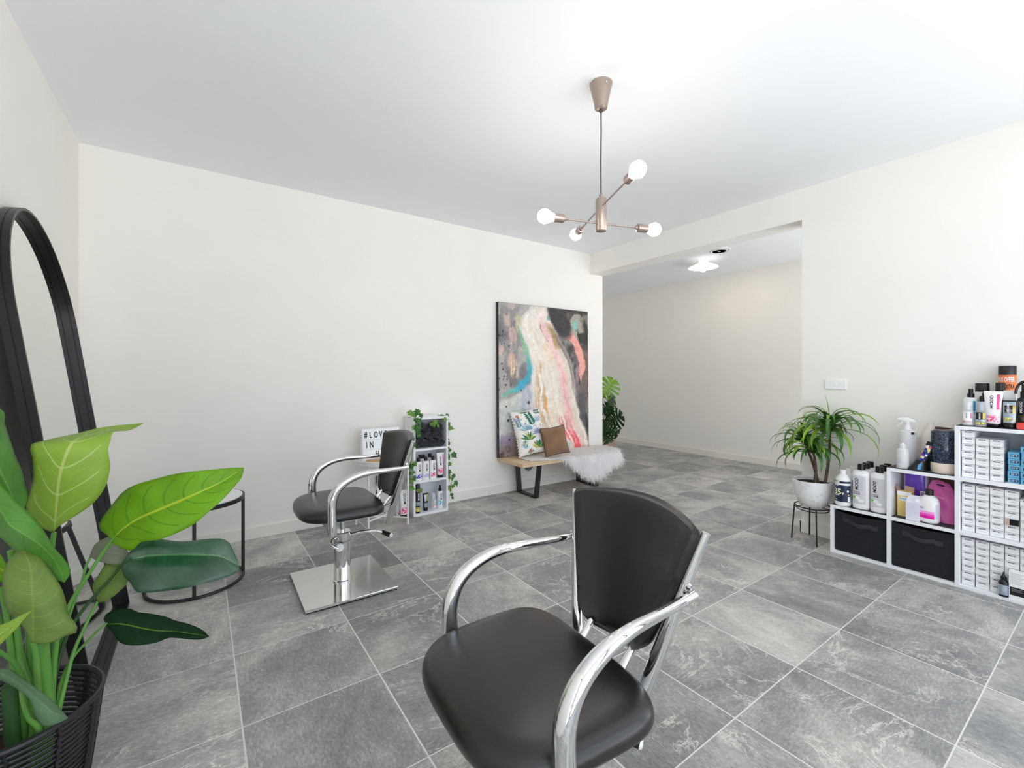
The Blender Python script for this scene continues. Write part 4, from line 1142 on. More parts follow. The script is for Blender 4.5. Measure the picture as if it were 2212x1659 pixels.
m_bin = M('black_fabric', (27, 28, 32), 0.85, var=0.15, vscale=40, bump=0.2, bscale=500)
m_strap = M('black_webbing', (46, 47, 53), 0.8, var=0.15, vscale=60)
def fabric_bin(y0, y1, label, dip):
    t = thing('storage_bin', label, 'storage bin', ((SX0 + 0.015 + SX1) / 2, (y0 + y1) / 2, 0.0185), 0, 'black fabric storage bins')
    hw = (y1 - y0) / 2 - 0.006; hd = (SX1 - SX0) / 2 - 0.012; Hh = 0.276
    def ring(off, z, sag=0.0):
        pts = []
        n = 14
        for (ax, ay, bx, by) in ((-1, -1, -1, 1), (-1, 1, 1, 1), (1, 1, 1, -1), (1, -1, -1, -1)):
            for k in range(n):
                f = k / n
                x, y = ax + (bx - ax) * f, ay + (by - ay) * f
                zz = z - sag * (1 - (2 * f - 1) ** 2) * (1 if ax == bx == -1 else 0.4)
                pts.append(Vector((x * (hd - off), y * (hw - off), zz)))
        return pts
    mb = MB(); mb.loft([ring(0.004, 0), ring(0, 0.01), ring(0.0, Hh * 0.5), ring(0, Hh, dip), ring(0.004, Hh, dip), ring(0.005, Hh * 0.5), ring(0.005, 0.012)], True, True)
    mb.build('body', m_bin, t, bevel=0.0)
    mb = MB()
    pts = [(-hd - 0.001, 0.085, 0.222), (-hd - 0.001, 0.062, 0.216)] + [(-hd - 0.004 - 0.014 * math.sin(PI * k / 8), 0.055 - 0.11 * k / 8, 0.213 - 0.010 * math.sin(PI * k / 8)) for k in range(9)] + [(-hd - 0.001, -0.062, 0.206), (-hd - 0.001, -0.085, 0.204)]
    rings = [[Vector((x - 0.002, y, z - 0.013)), Vector((x + 0.001, y, z - 0.013)), Vector((x + 0.001, y, z + 0.013)), Vector((x - 0.002, y, z + 0.013))] for x, y, z in pts]
    mb.loft(rings); mb.build('handle', m_strap, t)
    mb = MB(); mb.bb(-hd - 0.0035, -hd, 0.058, 0.095, 0.206, 0.236); mb.bb(-hd - 0.0035, -hd, -0.095, -0.058, 0.190, 0.220); mb.build('stitched_tab', m_strap, t, bevel=0.001)
    return t
fabric_bin(CY[1] + PT / 2, CY[0] - PT, 'black fabric storage bin in the lowest single-step end of the shelf, under the white bottles', 0.016)
fabric_bin(CY[2] + PT / 2, CY[1] - PT / 2, 'black fabric storage bin below the compartment with the pink bag', 0.008)

RW = R(-90)
def at_px(px, X0):         # place on the shelf by picture column at a given distance from the wall
    return at_x(px, 900, X0).y
# --- lowest step: nine large bottles in three rows
def dev_bottle(loc, label, printed):
    prof = [(0, 0.047, 0.047), (0.004, 0.051, 0.051), (0.012, 0.053, 0.053), (0.172, 0.053, 0.053), (0.182, 0.051, 0.051), (0.212, 0.028, 0.028), (0.216, 0.019, 0.019), (0.224, 0.018, 0.018)]
    capp = [(0.221, 0.021, 0.021), (0.242, 0.020, 0.020), (0.244, 0.017, 0.017)]
    t = container('developer_bottle', label, 'bottle', loc, RW, 'developer bottles on the lowest step', prof, m_wbot, 2, capp, m_whitep,
        [(-0.075, 0.075, 0.158, 0.172, m_navy), (-0.075, 0.075, 0.030, 0.144, m_honey)] if printed else [(-0.075, 0.075, 0.03, 0.17, m_navy)],
        [('35', -0.022, 0.098, 0.052, 0, m_cream), ('v', 0.014, 0.088, 0.017, 0, m_cream)] if printed else [], k=0.88)
    if printed:
        fn = wrap(prof, 2, 0.0014)
        for (a, b, c_, d, mm) in ((-0.048, -0.006, 0.160, 0.1685, m_whiteink), (-0.048, -0.012, 0.072, 0.0755, m_whiteink), (-0.048, -0.012, 0.138, 0.1415, m_whiteink), (0.046, 0.07, 0.034, 0.068, m_whiteink), (-0.046, -0.025, 0.042, 0.045, m_whiteink)):
            mb = MB(); add_patch(mb, a, b, c_, d, fn, 4); mb.build('printed_bar', mm, t, recalc=False)
        for (u, v, r_, mm) in ((0.048, 0.105, 0.008, m_whiteink), (0.054, 0.078, 0.006, m_yel)):
            mb = MB(); add_disc(mb, u, v, r_, r_, fn); mb.build('printed_dot', mm, t, smooth=False, recalc=False)
    return t
XR1, XR2_, XR3 = 3.660, 3.736, 3.812
ya, yb_, yc = 1.199, 1.097, 0.999
dev_bottle((3.653, ya, Z1), 'white bottle with navy 35 v label beside the potted spiky plant', True)
db = dev_bottle((3.7475, ya, Z1), 'white bottle half hidden right behind the one with 35 v on it', False)
wb = None
def mood_bottle(loc, label, grp='white black-capped bottles on the lowest step'):
    a, hgt = 0.094, 0.262
    prof = oval_bottle(a, 0.072, hgt, 0.93)
    capp = [(hgt - 0.004, 0.0215, 0.0215), (hgt + 0.036, 0.0205, 0.0205), (hgt + 0.038, 0.018, 0.018)]
    return container('product_bottle', label, 'bottle', loc, RW, grp, prof, m_wbot, 2.6, capp, m_bcap,
        [(-0.048, 0.033, 0.036, 0.224, m_pale)],
        [('MOOD', -0.012, 0.168, 0.078, UP, m_ink), ('HAIR CREAM', -0.016, 0.116, 0.034, 0, m_ink), ('10 VOL', -0.014, 0.104, 0.036, 0, m_ink)],
        [(-0.027, 0.078, 0.009, m_green), (0.006, 0.058, 0.010, m_whiteink), (-0.008, 0.074, 0.010, m_whiteink)])
m1 = mood_bottle((XR1, yb_, Z1), 'white black-capped bottle with green dot, the front one next to the 35 v bottle')
def dup_b(src, loc, label, group=None):
    loc = tuple(loc)
    c = copy_tree(src); c.location = loc; c['label'] = label
    if group: c['group'] = group
    return c
dup_b(db, (3.8285, ya, Z1), 'white-capped bottle at the wall, furthest behind the one with 35 v on it')
dup_b(m1, (XR2_ + 0.006, yb_ - 0.002, Z1), 'white black-capped bottle in the middle row, behind the front bottle beside 35 v')
dup_b(m1, (XR3 + 0.006, yb_ - 0.002, Z1), 'white black-capped bottle at the wall, behind two others beside 35 v')
dup_b(m1, (XR1, yc, Z1), 'white black-capped bottle with green dot, the front one touching the taller shelf step')
dup_b(m1, (XR2_ + 0.006, yc, Z1), 'white black-capped bottle behind the front one that touches the taller step')
dup_b(m1, (XR3 + 0.006, yc, Z1), 'white black-capped bottle at the wall whose cap peeks above the taller step edge')

# --- middle step
def trigger_bottle():
    t = thing('spray_bottle', 'tall translucent spray bottle with white trigger head on the middle shelf step', 'spray bottle', (3.755, at_px(1961, 3.755), Z2), RW, None)
    t.scale = (0.86, 0.86, 1)
    prof = [(0, 0.048, 0.046), (0.006, 0.052, 0.05), (0.20, 0.054, 0.051), (0.226, 0.052, 0.048), (0.236, 0.030, 0.030), (0.24, 0.02, 0.02)]
    body_mb(prof).build('body', m_frost, t)
    body_mb([(0.236, 0.024, 0.024), (0.262, 0.023, 0.023), (0.264, 0.018, 0.018)]).build('collar', m_whitep, t)
    mb = MB(); 
    pr = [(-0.058, 0.300, 0.008, 0.010), (-0.03, 0.302, 0.012, 0.013), (0.0, 0.296, 0.014, 0.02), (0.02, 0.296, 0.013, 0.014), (0.045, 0.290, 0.009, 0.008)]
    mb.loft([[Vector((x, b * math.cos(2 * PI * j / 12), z + c_ * math.sin(2 * PI * j / 12))) for j in range(12)] for x, z, b, c_ in pr]); mb.lathe([(0, 0.262), (0.014, 0.262), (0.016, 0.29), (0, 0.29)], 14)
    hd = mb.build('trigger_head', m_whitep, t)
    mb = MB(); mb.tube(bez((-0.03, 0, 0.294), (-0.035, 0, 0.275), (-0.048, 0, 0.268), (-0.062, 0, 0.258), 8), [0.006] * 5 + [0.0045] * 4, 8); mb.build('trigger', m_whitep, hd)
    mb = MB(); add_patch(mb, 0.03, 0.052, 0.21, 0.226, wrap(prof)); mb.build('label_panel', m_matte_black, t, recalc=False)
trigger_bottle()
container('squeeze_bottle', 'small frosted squeeze bottle in front of the trigger spray bottle', 'bottle', (3.655, at_px(1950, 3.655), Z2), RW, None,
    [(0, 0.036, 0.036), (0.004, 0.039, 0.039), (0.10, 0.038, 0.038), (0.118, 0.035, 0.035), (0.126, 0.022, 0.022), (0.15, 0.021, 0.021), (0.152, 0.012, 0.012), (0.162, 0.005, 0.005)], m_frost, 2, None, None,
    [(-0.022, 0.004, 0.034, 0.058, M('faded_print', (196, 200, 208), 0.5))], k=0.82)
def cone_bottle(yy, label, X0=3.815):
    container('refill_bottle', label, 'bottle', (X0, yy, Z2), RW, 'cone-shouldered refill bottles on the middle step',
        [(0, 0.050, 0.046), (0.006, 0.053, 0.049), (0.15, 0.055, 0.05), (0.19, 0.050, 0.046), (0.24, 0.030, 0.028), (0.252, 0.019, 0.019), (0.286, 0.018, 0.018), (0.288, 0.013, 0.013)], M('cream_bottle', (236, 228, 220), 0.4, var=0.01), 2, k=0.85)
cone_bottle(0.782, 'cream cone-shouldered bottle at the wall behind the colourful hair clipper')
cone_bottle(0.687, 'cream cone-shouldered bottle at the wall behind the dark glitter jar')
# white ornament
t = thing('massager', 'small white knobbed handheld gadget behind the clipper stand', 'gadget', (3.834, 0.868, Z2), RW)
t.scale = (0.85, 0.85, 1)
mb = MB(); mb.lathe([(0, 0), (0.026, 0), (0.028, 0.02), (0.02, 0.06), (0.015, 0.12), (0.018, 0.155), (0.030, 0.175), (0.031, 0.192), (0.02, 0.205), (0, 0.208)], 20); mb.build('body', m_whitep, t)
# clipper in its charging stand
t = thing('charging_stand', 'black charging stand holding the colourful hair clipper', 'charger', (3.662, at_px(1981, 3.662), Z2), RW)
mb = MB(); mb.loft([[Vector((x * a + o, y * b, z)) for x, y in [(math.cos(2 * PI * j / 24), math.sin(2 * PI * j / 24)) for j in range(24)]] for z, a, b, o in ((0, 0.048, 0.04, 0), (0.006, 0.047, 0.04, 0), (0.014, 0.040, 0.034, 0.004), (0.045, 0.028, 0.026, 0.014), (0.062, 0.024, 0.022, 0.018), (0.062, 0.017, 0.016, 0.018), (0.03, 0.015, 0.014, 0.012))]); mb.build('base', m_black, t)
mb = MB(); add_patch(mb, -0.004, 0.012, 0.008, 0.052, lambda u, v: Vector((u + 0.012 + v * 0.1, -0.0385 + (v - 0.008) * 0.36, v)), 3, 3); mb.build('light_strip', M('blue_glow_strip', (70, 150, 210), 0.2), t, recalc=False)
t2 = thing('hair_clipper', 'hair clipper with multicoloured patterned body leaning in the black stand', 'clipper', (3.662, at_px(1981, 3.662) - 0.012, Z2 + 0.034), RW)
rotc = Matrix.Rotation(R(22), 3, 'Y')
m_comic = M_cells('clipper_pattern', [(30, 40, 150), (240, 240, 244), (70, 60, 180), (20, 20, 30), (226, 50, 120), (40, 160, 160), (60, 40, 140), (244, 226, 120)], 62, 0.3)
pr = [(0, 0.013), (0.01, 0.015), (0.06, 0.017), (0.10, 0.0175), (0.125, 0.019), (0.135, 0.018)]
mb = MB(); mb.loft([[rotc @ Vector((r_ * math.cos(2 * PI * j / 16), r_ * 0.85 * math.sin(2 * PI * j / 16), z)) for j in range(16)] for z, r_ in pr]); mb.build('body', m_comic, t2)
mb = MB(); mb.loft([[rotc @ Vector((x, y, z)) for x, y in ((-0.019, -0.013), (0.022, -0.013), (0.022, 0.013), (-0.019, 0.013))] for z in (0.13, 0.146)]); mb.loft([[rotc @ Vector((x, y, z)) for x, y in ((-0.021, -0.008), (0.024, -0.008), (0.024, 0.004), (-0.021, 0.004))] for z in (0.146, 0.154)]); mb.build('blade', m_matte_black, t2, smooth=False)
mb = MB(); mb.loft([[rotc @ Vector((x, y, z)) for x, y in ((0.012, -0.012), (0.020, -0.012), (0.020, 0.012), (0.012, 0.012))] for z in (0.0, 0.13)]); mb.build('side_grip', m_black, t2, smooth=False, bevel=0.003)
t = thing('transformer', 'black power brick behind the clipper stand next to the glitter jar', 'adapter', (3.735, at_px(2004, 3.735), Z2), RW)
mb = MB(); mb.bb(-0.026, 0.026, -0.03, 0.03, 0.0, 0.085); mb.build('body', m_black, t, bevel=0.008)
mb = MB(); mb.lathe([(0.006, -0.001), (0.010, -0.001), (0.010, 0.002), (0.006, 0.002)], 16); mb.xf(lambda p: Vector((-0.004 + p.x, -0.031 - p.z, 0.064 + p.y))); mb.build('socket_ring', m_greymetal, t)
# glitter jar
t = thing('glitter_jar', 'clear jar of dark blue beads on a beige base next to the carton compartment', 'jar', (3.688, 0.695, Z2), RW)
t.scale = (0.84, 0.84, 1.0)
jp = [(0.060, 0.068, 0.068), (0.064, 0.0705, 0.0705), (0.246, 0.0705, 0.0705), (0.252, 0.066, 0.066)]
mj = M_cells('dark_beads', [(20, 22, 30), (34, 42, 62), (50, 66, 92), (16, 16, 22), (80, 96, 124)], 240, 0.12)
body_mb(jp, 2, 36).build('jar_body', mj, t)
body_mb([(0, 0.068, 0.068), (0.006, 0.072, 0.072), (0.056, 0.072, 0.072), (0.062, 0.069, 0.069)], 2, 36).build('jar_base', M('beige_plastic', (228, 212, 198), 0.45), t)
body_mb([(0.248, 0.052, 0.052), (0.258, 0.056, 0.056), (0.262, 0.05, 0.05)], 2, 36).build('lid', M('grey_lid', (120, 116, 114), 0.4), t)
mb = MB(); mb.bb(-0.028, 0.0, -0.012, 0.012, 0.0, 0.014); mb.loft([[Vector((x, y * k, 0.006 + z * k2)) for y, z in ((-0.010, -0.006), (0.010, -0.006), (0.010, 0.007), (-0.010, 0.007))] for x, k, k2 in ((0.0, 1, 1), (0.03, 0.6, 0.6), (0.052, 0.2, 0.2))])
tag(mb.build('hair_clip', M('dark_red_clip', (64, 18, 20), 0.4), loc=(3.688, 0.706, Z2 + 0.2625), rot=(0, 0, R(-70)), bevel=0.002), 'dark red and black sectioning clip lying on the glitter jar lid', 'clip')

# --- compartment with box, carton, bottle, pink bag
bx = thing('sweetener_box', 'open yellow cardboard box with a torn top in the pink bag compartment', 'box', (3.700, 0.876, Z1), RW - R(3))
w2, d2, hh = 0.035, 0.027, 0.158
m_ybox = M('yellow_card', (240, 214, 134), 0.55); m_card = M('brown_card', (196, 168, 150), 0.7)
mb = MB(); mb.bb(-w2, w2, -d2, d2, 0, hh); mb.build('carton_body', m_ybox, bx, smooth=False, bevel=0.0008)
mb = MB(); mb.bb(-w2 - 0.0004, w2 + 0.0004, -d2 - 0.0006, -d2, hh - 0.026, hh); mb.build('white_band', m_paper, bx, smooth=False)
mb = MB(); mb.add([(-w2, -d2 + 0.004, hh), (-w2, d2, hh), (-w2 - 0.014, d2 + 0.002, hh + 0.034), (-w2 - 0.012, -d2 + 0.01, hh + 0.03)], [(0, 1, 2, 3)]); mb.add([(-w2 + 0.02, d2, hh), (w2, d2, hh), (w2, d2 + 0.004, hh + 0.026), (-w2 + 0.022, d2 + 0.004, hh + 0.03)], [(0, 1, 2, 3)]); mb.build('flap', m_card, bx, smooth=False, solid=0.0012)
fn = lambda u, v: Vector((u, -d2 - 0.0012, v))
mb = MB(); add_disc(mb, 0.0, 0.112, 0.030, 0.014, fn, 28); mb.build('logo_patch', m_paper, bx, smooth=False)
fn3 = lambda u, v: Vector((u, -d2 - 0.0018, v))
mb = MB(); add_text(mb, 'Splenda', 0, 0.112, 0.050, fn3, rot=R(-4), bold=0.006, shear=0.2); mb.build('lettering', m_teal, bx, smooth=False)
mb = MB()
for i in range(7):
    add_patch(mb, -0.03 + 0.004 * (i % 2), 0.026 - 0.006 * (i % 3), 0.084 - i * 0.011, 0.0855 - i * 0.011, fn, 1)
mb.build('fine_print', M('tan_ink', (200, 170, 90), 0.6), bx, smooth=False)
ct = thing('milk_carton', 'white gable-top carton between the yellow box and the pink-labelled bottle', 'carton', (3.646, at_px(1976, 3.646) + 0.002, Z1), RW - R(2))
mb = MB(); w2 = 0.032; mb.bb(-w2, w2, -0.034, 0.034, 0, 0.112)
mb.add([(-w2, -0.034, 0.112), (w2, -0.034, 0.112), (w2, 0.034, 0.112), (-w2, 0.034, 0.112), (-w2 * 0.92, 0.0, 0.142), (w2 * 0.92, 0.0, 0.142), (-w2 * 0.92, 0.0, 0.152), (w2 * 0.92, 0.0, 0.152)], [(0, 1, 5, 4), (2, 3, 4, 5), (1, 2, 5), (3, 0, 4), (4, 5, 7, 6)])
cbody = mb.build('carton_body', M('lilac_white_card', (228, 226, 238), 0.5), ct, smooth=False)
mb = MB(); mb.lathe([(0, 0), (0.011, 0), (0.011, 0.007), (0.008, 0.008), (0, 0.008)], 20); rq = Matrix.Rotation(R(48), 3, 'X'); mb.xf(lambda p: rq @ p + Vector((0.018, -0.020, 0.125))); mb.build('cap', m_whitep, ct)
fn = lambda u, v: Vector((u, -0.0348, v)); mb = MB()
for i in range(9): add_patch(mb, -0.027, 0.024 - 0.008 * (i % 3), 0.102 - i * 0.0085, 0.1026 - i * 0.0085, fn, 1)
mb.build('fine_print', M('grey_blue_ink', (168, 172, 196), 0.6), ct, smooth=False)
pb = container('lotion_bottle', 'white bottle with magenta fade label in front of the pink bag', 'bottle', (3.655, at_px(2007.5, 3.655), Z1), RW, None,
    [(0, 0.044, 0.034), (0.008, 0.053, 0.042), (0.018, 0.056, 0.045), (0.125, 0.056, 0.045), (0.15, 0.047, 0.038), (0.162, 0.030, 0.027), (0.168, 0.021, 0.021), (0.172, 0.020, 0.020)], m_wbot, 2.4,
    [(0.168, 0.0235, 0.0235), (0.200, 0.0235, 0.0235), (0.202, 0.020, 0.020)], M('dark_brown_cap', (44, 34, 34), 0.3),
    [(-0.058, 0.032, 0.030, 0.048, M('magenta', (230, 20, 160), 0.4)), (-0.058, 0.032, 0.048, 0.060, M('magenta_mid', (240, 84, 190), 0.4)), (-0.058, 0.032, 0.060, 0.074, M('magenta_light', (248, 164, 222), 0.4)), (0.04, 0.066, 0.032, 0.120, M('pale_lilac', (214, 210, 232), 0.4))],
    [('HI-D', -0.034, 0.092, 0.030, 0, M('mauve_ink', (150, 90, 160), 0.5))], k=0.86)
pg = thing('foil_pouch', 'crumpled pink zip pouch with a handle slot in the middle compartment', 'pouch', (3.752, 0.714, Z1), RW + R(4))
pg.scale = (0.93, 0.93, 1)
def pouch(a, b, s):
    w_ = 0.073 * (1 - 0.10 * b) * (1 - 0.3 * max(0, (b - 0.86) / 0.14)); th = 0.034 * (1 - b) ** 0.6 * math.sqrt(max(0, 1 - (2 * a - 1) ** 4)) + 0.002
    x = (2 * a - 1) * w_ - 0.012 * b + 0.006 * math.sin(b * 9 + a * 3); y = -s * th + 0.035 * b + 0.006 * math.sin(a * 7 + b * 11) * (1 - abs(2 * a - 1)) - 0.01
    return Vector((x, y, 0.238 * b + 0.008 * math.sin(a * 4) * b))
mb = MB(); mb.grid(lambda a, b: pouch(a, b, 1), 20, 26); mb.grid(lambda a, b: pouch(a, b, -1), 20, 26)
o = mb.build('pouch_body', M('pink_foil', (234, 112, 192), 0.32, var=0.14, vscale=9), pg, recalc=False); weld(o, 0.0035)
mb = MB(); add_disc(mb, 0, 0, 0.026, 0.0045, lambda u, v: pouch(0.5 + u / 0.13, 0.89 + v / 0.24, 1) + Vector((0, -0.0022, 0)), 24); mb.build('handle_slot', m_black, pg, recalc=False)
mb = MB(); add_patch(mb, -0.03, 0.012, 0.138, 0.146, lambda u, v: pouch(0.5 + u / 0.13, v / 0.24, 1) + Vector((0, -0.0025, 0)), 5, 1); mb.build('label_panel', M('pale_pink_print', (240, 176, 220), 0.5), pg, recalc=False)
bbx = thing('carton', 'low grey box at the back of the middle compartment, carrying the purple tub', 'box', (3.812, 0.822, Z1), RW)
mb = MB(); mb.bb(-0.085, 0.03, -0.048, 0.055, 0, 0.098); mb.build('body', M('grey_card', (176, 170, 178), 0.6), bbx, smooth=False, bevel=0.001)
tb = container('powder_tub', 'clear tub with a purple wrapper standing at the back of the middle compartment', 'tub', (3.812, 0.846, Z1 + 0.0985), RW, None,
    [(0, 0.060, 0.058), (0.006, 0.064, 0.058), (0.03, 0.066, 0.058), (0.15, 0.060, 0.056), (0.178, 0.058, 0.054)], M('cloudy_plastic', (206, 206, 222), 0.2, var=0.02), 2.6, None, None,
    [(-0.05, 0.05, 0.022, 0.07, M('deep_purple', (96, 52, 178), 0.35)), (-0.05, 0.05, 0.07, 0.172, M('purple_film', (112, 78, 196), 0.15, var=0.3, vscale=26))])
fn = wrap([(0, 0.060, 0.058), (0.006, 0.064, 0.058), (0.03, 0.066, 0.058), (0.15, 0.060, 0.056), (0.178, 0.058, 0.054)], 2.6, 0.002)
mb = MB(); add_patch(mb, 0.020, 0.046, 0.024, 0.064, fn, 4); mb.build('label_panel', m_whiteink, tb, recalc=False)
mb = MB()
for i in range(5): add_patch(mb, 0.024, 0.042, 0.030 + i * 0.006, 0.033 + i * 0.006, lambda u, v: fn(u, v) + Vector((0, -0.0006, 0)), 2)
mb.build('printed_bar', m_ink, tb, recalc=False)
mb = MB(); mb.bb(-0.07, 0.05, -0.008, 0.008, 0, 0.27)
tag(mb.build('carton', M('kraft_card', (120, 92, 76), 0.8), loc=(3.858, at_px(2052, 3.858), Z1), rot=(0, 0, RW), bevel=0.001), 'brown kraft cardboard panel at the wall behind the pink pouch', 'cardboard')

# --- top of the tallest step
def mist_bottle(loc, label, pal, grp, rot=RW, k=1.0):
    k0 = k
    prof = [(0, 0.024 * k, 0.024 * k), (0.004, 0.0285 * k, 0.0285 * k), (0.084 * k, 0.0285 * k, 0.0285 * k), (0.090 * k, 0.025 * k, 0.025 * k), (0.092 * k, 0.0225 * k, 0.0225 * k)]
    t = container('mist_bottle', label, 'bottle', loc, rot, grp, prof, m_clear, 2, [(0.092 * k, 0.0225 * k, 0.0225 * k), (0.136 * k, 0.0215 * k, 0.0215 * k), (0.142 * k, 0.018 * k, 0.018 * k)], m_clear, pal[0], pal[1], capname='clear_cap', k=0.88 if abs(rot - RW) < 1e-6 else 1.0)
    mb = MB(); mb.lathe([(0, 0.09 * k), (0.009 * k, 0.09 * k), (0.009 * k, 0.11 * k), (0.013 * k, 0.112 * k), (0.013 * k, 0.128 * k), (0, 0.13 * k)], 12); mb.build('pump_head', m_whitep if pal[2] == 0 else m_greymetal, t)
    return t
g3 = 'bottles and tubes on the tallest step'
mist_bottle((3.652, at_px(2091, 3.652), Z3), 'small clear mist bottle with pink-edged label at the shelf corner', ([(-0.02, 0.024, 0.012, 0.08, m_whiteink), (0.015, 0.022, 0.044, 0.078, m_pink), (-0.02, 0.024, 0.014, 0.030, m_pinkpat)], [('MOOD', -0.002, 0.062, 0.028, UP, m_ink)], 0), g3)
mist_bottle((3.652, at_px(2119, 3.652), Z3), 'small clear mist bottle with black and yellow label', ([(-0.022, 0.024, 0.042, 0.082, m_matte_black), (0.012, 0.022, 0.044, 0.080, m_yel), (-0.022, 0.024, 0.028, 0.040, m_silver), (-0.022, 0.024, 0.014, 0.026, m_yelpat)], [('MOOD', -0.002, 0.062, 0.032, UP, m_whiteink)], 1), g3)
t = container('spray_bottle', 'white spray bottle with teal side stripe behind the two mist bottles', 'bottle', (3.735, at_px(2097, 3.735), Z3), RW, g3, [(0, 0.036, 0.03), (0.006, 0.0385, 0.032), (0.15, 0.0385, 0.032), (0.158, 0.036, 0.03), (0.162, 0.02, 0.02)], m_wbot, 2.2, None, None, [(0.016, 0.03, 0.06, 0.142, m_teal), (-0.03, 0.03, 0.02, 0.05, m_tealpat)], k=0.82)
spray_head(t, 0.019, 0.162, m_bcap, 0.05)
container('jar_with_cap', 'white jar with a wide black lid at the wall behind the small sprays', 'jar', (3.815, at_px(2122, 3.815), Z3), RW, g3, [(0, 0.04, 0.04), (0.006, 0.043, 0.043), (0.19, 0.043, 0.043), (0.196, 0.04, 0.04)], m_wbot, 2, [(0.196, 0.044, 0.044), (0.242, 0.0435, 0.0435), (0.245, 0.041, 0.041)], m_bcap, [(-0.02, 0.035, 0.11, 0.14, m_green)], [], [(0.0, 0.16, 0.011, m_red)], k=0.70)
t = container('pump_bottle', 'black pump bottle squeezed between the mist bottle and the big pink-striped tube', 'bottle', (3.728, at_px(2127, 3.728), Z3), RW, g3, [(0, 0.028, 0.028), (0.004, 0.030, 0.030), (0.165, 0.030, 0.030), (0.17, 0.02, 0.02)], m_matte_black, 2.6, k=0.72)
spray_head(t, 0.014, 0.17, m_bcap, 0.045)
def squeeze_tube(loc, label, rot, grp, w_, d, hgt, bodym, capm, labels, texts, z0=0.022, lean=0.0, k=1.0):
    p = tube_prof(w_, d, hgt, z0)
    t = container('squeeze_tube', label, 'tube', loc, rot, grp, p, bodym, 2, [(0, w_ * 0.33, d * 0.45), (0.003, w_ * 0.36, d * 0.49), (z0 - 0.002, w_ * 0.37, d * 0.5), (z0, w_ * 0.35, d * 0.47)], capm, labels, texts, k=k)
    if lean: t.rotation_euler = (0, R(lean), rot)
    return t
squeeze_tube((3.655, at_px(2146, 3.655), Z3), 'large white squeeze tube with bright pink stripe on a black cap', RW, g3, 0.105, 0.056, 0.203, m_wbot, m_bcap, [(0.020, 0.038, 0.100, 0.185, m_pink), (-0.036, 0.036, 0.030, 0.062, m_pinkpat), (-0.036, 0.02, 0.066, 0.0685, m_pink)], [('MOOD', -0.008, 0.143, 0.072, UP, m_navy)], k=0.72)
squeeze_tube((3.652, at_px(2181, 3.652), Z3), 'black squeeze tube with silver and yellow label next to the red box', RW, g3, 0.088, 0.046, 0.154, m_matte_black, m_bcap, [(-0.034, 0.034, 0.03, 0.146, m_silver), (-0.026, 0.030, 0.084, 0.138, m_matte_black), (0.016, 0.030, 0.084, 0.138, m_yel), (-0.030, 0.030, 0.04, 0.06, m_yelpat)], [('MOOD', -0.006, 0.112, 0.046, UP, m_whiteink)], k=0.76)
container('spray_can', 'black-capped aerosol just behind the big pink-striped tube', 'can', (3.745, at_px(2161, 3.745), Z3), RW, g3, [(0, 0.03, 0.03), (0.19, 0.03, 0.03), (0.194, 0.027, 0.027)], m_matte_black, 2, [(0.192, 0.0285, 0.0285), (0.248, 0.0275, 0.0275), (0.25, 0.025, 0.025)], m_bcap, k=0.7)
oc = [(0, 0.050, 0.050), (0.006, 0.054, 0.054), (0.292, 0.054, 0.054), (0.298, 0.053, 0.053)]
container('aerosol_can', 'tall orange aerosol can with a black lid, the tallest thing on the shelf', 'can', (3.815, at_px(2176, 3.815), Z3), RW, g3, oc, M('dark_can', (40, 34, 34), 0.35, 0.3), 2, [(0.296, 0.0545, 0.0545), (0.344, 0.0545, 0.0545), (0.348, 0.052, 0.052)], m_bcap, [(-0.085, 0.085, 0.20, 0.295, M('orange_label', (232, 126, 70), 0.4))], [('BONUS OFFER', -0.018, 0.268, 0.135, 0, m_whiteink, 0.027), ('50% EXTRA', -0.002, 0.228, 0.104, 0, m_ink, 0.027)], k=0.68)
mb = MB(); mb.bb(-0.024, 0.024, -0.018, 0.018, 0, 0.206)
tag(mb.build('carton', m_whitep, loc=(3.738, at_px(2182, 3.738), Z3), rot=(0, 0, RW), bevel=0.002), 'plain white upright box behind the black and yellow tube', 'box', g3)
t = container('spray_bottle', 'black spray bottle with looped handle at the very edge of the photo', 'bottle', (3.690, at_px(2213, 3.690), Z3), RW, g3, [(0, 0.036, 0.036), (0.006, 0.039, 0.039), (0.15, 0.039, 0.039), (0.165, 0.034, 0.034), (0.172, 0.022, 0.022)], m_matte_black, 2, None, None, [(-0.05, 0.05, 0.02, 0.075, M_cells('dark_olive_pattern', [(40, 38, 34), (70, 66, 44), (54, 50, 40), (84, 80, 56)], 120))], [('MOOD', -0.014, 0.118, 0.062, UP, m_whiteink)], k=0.72)
spray_head(t, 0.022, 0.17, m_bcap, 0.075)
mb = MB(); mb.tube(bez((-0.045, 0, 0.19), (-0.04, 0, 0.25), (-0.01, 0, 0.262), (0.035, 0, 0.258), 12), 0.008, 8); mb.build('handle', m_bcap, t)
mb = MB(); mb.bb(-0.04, 0.04, -0.018, 0.018, 0, 0.034)
tag(mb.build('carton', M('red_card', (226, 74, 66), 0.5), loc=(3.636, at_px(2222, 3.636), Z3), rot=(0, 0, RW), bevel=0.002), 'low red box at the front edge beside the black and yellow tube', 'box')

